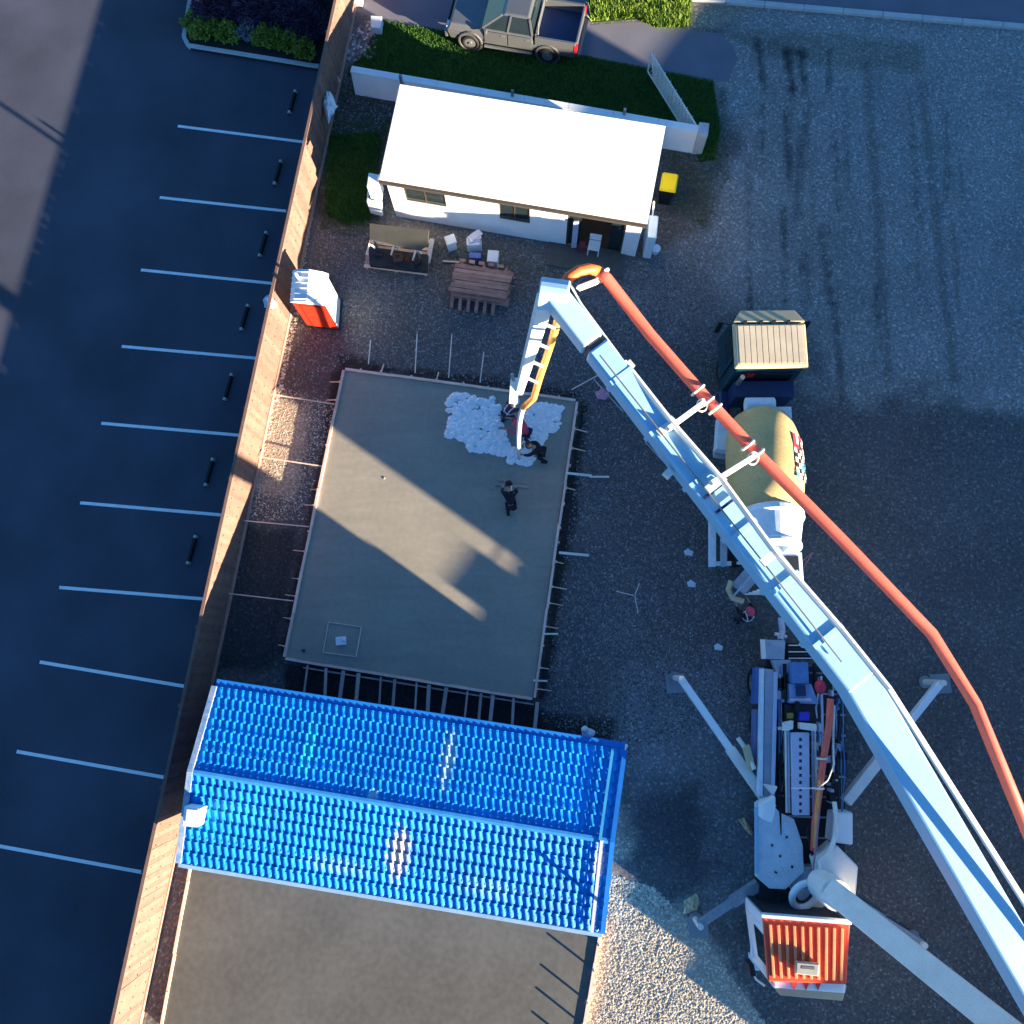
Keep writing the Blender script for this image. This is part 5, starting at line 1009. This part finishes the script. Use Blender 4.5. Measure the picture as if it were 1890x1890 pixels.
for (x, y, l_) in ((1270, 1020, 'small pale blue plastic scrap on the gravel left of the mixer truck'), (1275, 1078, 'faint pale plastic scrap on the gravel left of the discharge chute'), (1325, 1195, 'tiny white scrap on the dark gravel left of the pump hopper')):
    cloth([(x - 8, y - 3), (x, y - 8), (x + 10, y - 2), (x + 8, y + 6), (x - 5, y + 5)], .01, .04, 'plastic_scrap', l_, 'scrap', paleb)

# ------------------------------------------------------------------ people
def skinmesh(name, V, E, Rr, m, par, root_i=0, sub=1):
    me = bpy.data.meshes.new(name); me.from_pydata([tuple(v) for v in V], E, []); me.materials.append(m); o = bpy.data.objects.new(name, me); COL.objects.link(o); o.parent = par
    sk = o.modifiers.new('skin', 'SKIN'); sk.use_smooth_shade = True
    for i, r in enumerate(Rr): d = me.skin_vertices[0].data[i]; d.radius = (r, r) if not isinstance(r, tuple) else r; d.use_root = (i == root_i)
    s_ = o.modifiers.new('sub', 'SUBSURF'); s_.levels = sub; s_.render_levels = sub; return o
def person(px, py, z, face, lab, shirt, trousers, hat, lean=.3, arms=((.5, .3), (.5, .3)), stride=.12, knee=.05, vest=None):
    p = G(px, py, z); t = thing('person', lab, 'person', (p.x, p.y, z), face)
    V = Vector; a = lean; hipz = .90 - knee * .8; pel = V((0, -.05 * a, hipz)); up = V((0, math.sin(a), math.cos(a))); fw2 = V((0, math.cos(a), -math.sin(a)))
    sp1 = pel + up * .18; ch = pel + up * .38; nk = pel + up * .52; hd0 = nk + up * .08 + fw2 * .02; hd1 = nk + up * .2 + fw2 * .04
    J = {}
    for s_, (af, ab) in zip((-1, 1), arms):       # af: forward swing, ab: bend
        sh = pel + up * .46 + V((s_ * .18, 0, 0)); d1 = V((s_ * .22, math.sin(af), -math.cos(af))).normalized(); el = sh + d1 * .29; d2 = V((-s_ * .15, math.sin(af + ab), -math.cos(af + ab))).normalized(); wr = el + d2 * .25; J[s_] = (sh, el, wr, d2)
    # body (head, neck, arms, hands) one continuous mesh
    v = [pel, sp1, ch, nk, hd0, hd1]; r = [.08, .08, .09, .05, .075, .085]; e = [(0, 1), (1, 2), (2, 3), (3, 4), (4, 5)]
    v.append(hd0 + fw2 * .10 + up * .04); r.append(.022); e.append((4, 6))      # nose/face
    for s_ in (-1, 1):
        sh, el, wr, d2 = J[s_]; k_ = len(v); v += [sh, el, wr, wr + d2 * .07]; r += [.045, .036, .027, (.036, .018)]; e += [(2, k_), (k_, k_ + 1), (k_ + 1, k_ + 2), (k_ + 2, k_ + 3)]
        lat = V((0, 1, 0)).cross(d2).normalized()
        for f_ in range(4):
            b0 = wr + d2 * .09 + lat * (f_ - 1.5) * .019; i0 = len(v); ln_ = (.033, .038, .036, .028)[f_]; cur = d2.lerp(V((-s_ * .8, 0, -.2)), .35).normalized(); v += [b0, b0 + d2 * ln_, b0 + d2 * ln_ + cur * ln_]; r += [.009, .0085, .008]; e += [(k_ + 3, i0), (i0, i0 + 1), (i0 + 1, i0 + 2)]
        i0 = len(v); b0 = wr + d2 * .035 - lat * .035; v += [b0, b0 + d2 * .035 - lat * .018]; r += [.011, .009]; e += [(k_ + 2, i0), (i0, i0 + 1)]
    lg = {}
    for s_ in (-1, 1):
        hp_ = pel + V((s_ * .09, 0, -.04)); ky = s_ * stride * .5 + knee; kn = V((s_ * .11, ky + knee, hipz * .52)); an = V((s_ * .12, s_ * stride, .08)); toe = an + V((s_ * .02, .16, -.045)); lg[s_] = (hp_, kn, an, toe)
        k_ = len(v); v += [hp_, kn, an, toe]; r += [.065, .045, .035, .033]; e += [(0, k_), (k_, k_ + 1), (k_ + 1, k_ + 2), (k_ + 2, k_ + 3)]
    skinmesh('body', v, e, r, skin_m, t)
    v = [pel + up * .03, sp1, ch, nk - up * .05]; r = [.135, .135, .15, .085]; e = [(0, 1), (1, 2), (2, 3)]
    for s_ in (-1, 1): sh, el, wr, d2 = J[s_]; k_ = len(v); v += [sh, el, el.lerp(wr, .8)]; r += [.078, .06, .046]; e += [(2, k_), (k_, k_ + 1), (k_ + 1, k_ + 2)]
    skinmesh('shirt', v, e, r, shirt, t)
    v = [pel]; r = [.14]; e = []
    for s_ in (-1, 1): h_, kn, an, toe = lg[s_]; k_ = len(v); v += [h_, kn, an + V((0, 0, .04))]; r += [.10, .074, .06]; e += [(0, k_), (k_, k_ + 1), (k_ + 1, k_ + 2)]
    skinmesh('trousers', v, e, r, trousers, t)
    for s_ in (-1, 1): h_, kn, an, toe = lg[s_]; skinmesh('boot', [an + V((0, 0, .1)), an + V((0, -.03, -.02)), toe + V((0, .02, 0))], [(0, 1), (1, 2)], [.055, .055, .045], black, t)
    hc = hd1 + up * .035
    hm = MB(); n_ = 14; vs = []; q = up.to_track_quat('Z', 'Y')
    for (rr_, zz) in ((.15, -.02), (.125, 0), (.12, .05), (.09, .095), (.04, .115)):
        for j in range(n_): a_ = 2 * math.pi * j / n_; vs.append(hc + q @ V((rr_ * math.cos(a_) * .92, rr_ * math.sin(a_) * 1.08, zz)))
    hm.add(vs, [(i * n_ + j, i * n_ + (j + 1) % n_, (i + 1) * n_ + (j + 1) % n_, (i + 1) * n_ + j) for i in range(4) for j in range(n_)] + [tuple(range(4 * n_, 5 * n_))]).build('helmet', hat, t, local=True, smooth=True)
    if vest is not None:
        for s_ in (-1, 1): MB().tube([pel + up * .2 + fw2 * .155 + V((s_ * .08, 0, 0)), pel + up * .47 + fw2 * .10 + V((s_ * .10, 0, 0)), pel + up * .53 + V((s_ * .10, 0, 0)), pel + up * .45 - fw2 * .13 + V((s_ * .10, 0, 0)), pel + up * .15 - fw2 * .155 + V((s_ * .08, 0, 0))], .018, 6).build('reflective_band', vest, t, local=True)
        MB().ring(pel + up * .2, up, .165, .016, 20, 6).build('reflective_band', vest, t, local=True)
    return t
blk = mat('black_workwear', (.012, .012, .018), .9); nav = mat('dark_blue_workwear', (.02, .03, .06), .9); pink = mat('faded_red_hi_vis', (.55, .07, .12), .8); band = mat('pale_band', (.7, .68, .72), .5)
helw = mat('white_helmet', (.75, .75, .78), .3)
person(944, 940, ZS, .1, 'person in dark clothes bending forward alone in the middle of the slab below the hose', blk, blk, blk, lean=1.0, arms=((.5, .3), (.3, .5)), stride=.18, knee=.1)
sc = thing('screed_bar', 'long handled screed float held out by the bending person on the slab', 'float', G(945, 898, ZS)); MB().beam(G(912, 893, .24), G(975, 899, .24), .09, .05).build('blade', steel, sc); MB().tube([G(944, 896, .28), G(945, 928, .75)], .016, 6).build('handle', boomc, sc)
person(998, 846, ZS, 1.4, 'person in black clothes standing at the lower right edge of the white concrete patch', blk, blk, blk, lean=.55, arms=((.7, .2), (.4, .6)), stride=.2, knee=.08)
person(938, 778, ZS, -.9, 'person in purple red work clothes left of the hanging hose between the white patches', mat('purple_red_shirt', (.12, .03, .07), .9), nav, helw, lean=.5, arms=((1.0, .3), (.9, .4)), stride=.15, vest=band)
person(972, 812, ZS, 1.2, 'person in a red shirt guiding the hose just right of its hanging end', pink, nav, pink, lean=.45, arms=((1.1, .3), (1.1, .3)), stride=.2)
person(1364, 1142, 0, .3, 'person in a dark vest with pale reflective bands standing below the mixer chute', blk, nav, pink, lean=.15, arms=((.6, .9), (.6, .9)), stride=.1, vest=band)

# ------------------------------------------------------------------ unseen blocks added to the south-east, heights shaped to cast the yard's shade
S_ = Vector((LX, LY, 0)); N_ = Vector((-LY, LX, 0))
def SP(s, q): v = S_ * s + N_ * q; return Vector((v.x, v.y, 0))
def shade_block(name, lab, s0, s1, q0, q1, h, m_, roof='flat'):
    t = thing(name, lab, 'building', SP((s0 + s1) / 2, (q0 + q1) / 2)); MB().prism([SP(s0, q0), SP(s1, q0), SP(s1, q1), SP(s0, q1)], 0, h - .15).build('walls', m_, t)
    MB().prism([SP(s0 - .1, q0 - .1), SP(s1 + .1, q0 - .1), SP(s1 + .1, q1 + .1), SP(s0 - .1, q1 + .1)], h - .15, h).build('roof', greyb, t)
    nw = max(1, int((q1 - q0) / 2.4))
    for fl in range(int(h // 3)):
        for i in range(nw):
            q = q0 + (i + .5) * (q1 - q0) / nw; a_, b_ = SP(s0 - .03, q - .6), SP(s0 - .03, q + .6); f_ = MB().beam((a_.x, a_.y, 1.5 + fl * 3), (b_.x, b_.y, 1.5 + fl * 3), .08, 1.3).build('window', white, t); a_, b_ = SP(s0 - .075, q - .52), SP(s0 - .075, q + .52); MB().beam((a_.x, a_.y, 1.5 + fl * 3), (b_.x, b_.y, 1.5 + fl * 3), .02, 1.14).build('pane', glass, f_)
    return t
brk = mat('beige_block', (.38, .34, .29), .85, bump=.003)
NB = [(24, 34, -7.2, -4.2, 4.5), (24.2, 34, -4.2, -3.15, 4.28), (24.1, 34, -3.15, -1.85, 4.52), (24.2, 34, -1.85, -1.12, 4.27), (24, 36, -1.12, 3.0, 6.05), (24.1, 36, 3.0, 7.0, 5.4), (24, 36, 7.0, 10.5, 6.15), (24, 36, 10.5, 17.15, 6.45), (24.2, 36, 17.15, 34, 5.3), (24, 27, -7.9, -7.2, 2.5), (24.1, 27, -8.6, -7.9, 2.05)]
NL = ['low beige shade block added out of view beyond the pump truck', 'lowest beige shade block added out of view beyond the pump truck', 'middle beige shade block with a raised roof added out of view', 'narrow beige shade block added beside the taller one out of view', 'tall beige shade block added out of view to the right', 'long beige shade block added out of view to the right', 'middle tall beige shade block added out of view to the right', 'end beige shade block added out of view to the right', 'northern low beige shade block added out of view', 'low beige shade block added beside the others out of view', 'lowest beige shade block added at the end of the row out of view']
for (s0, s1, q0, q1, h), l_ in zip(NB, NL): shade_block('unseen_shade_block', l_, s0, s1, q0, q1, h, brk)
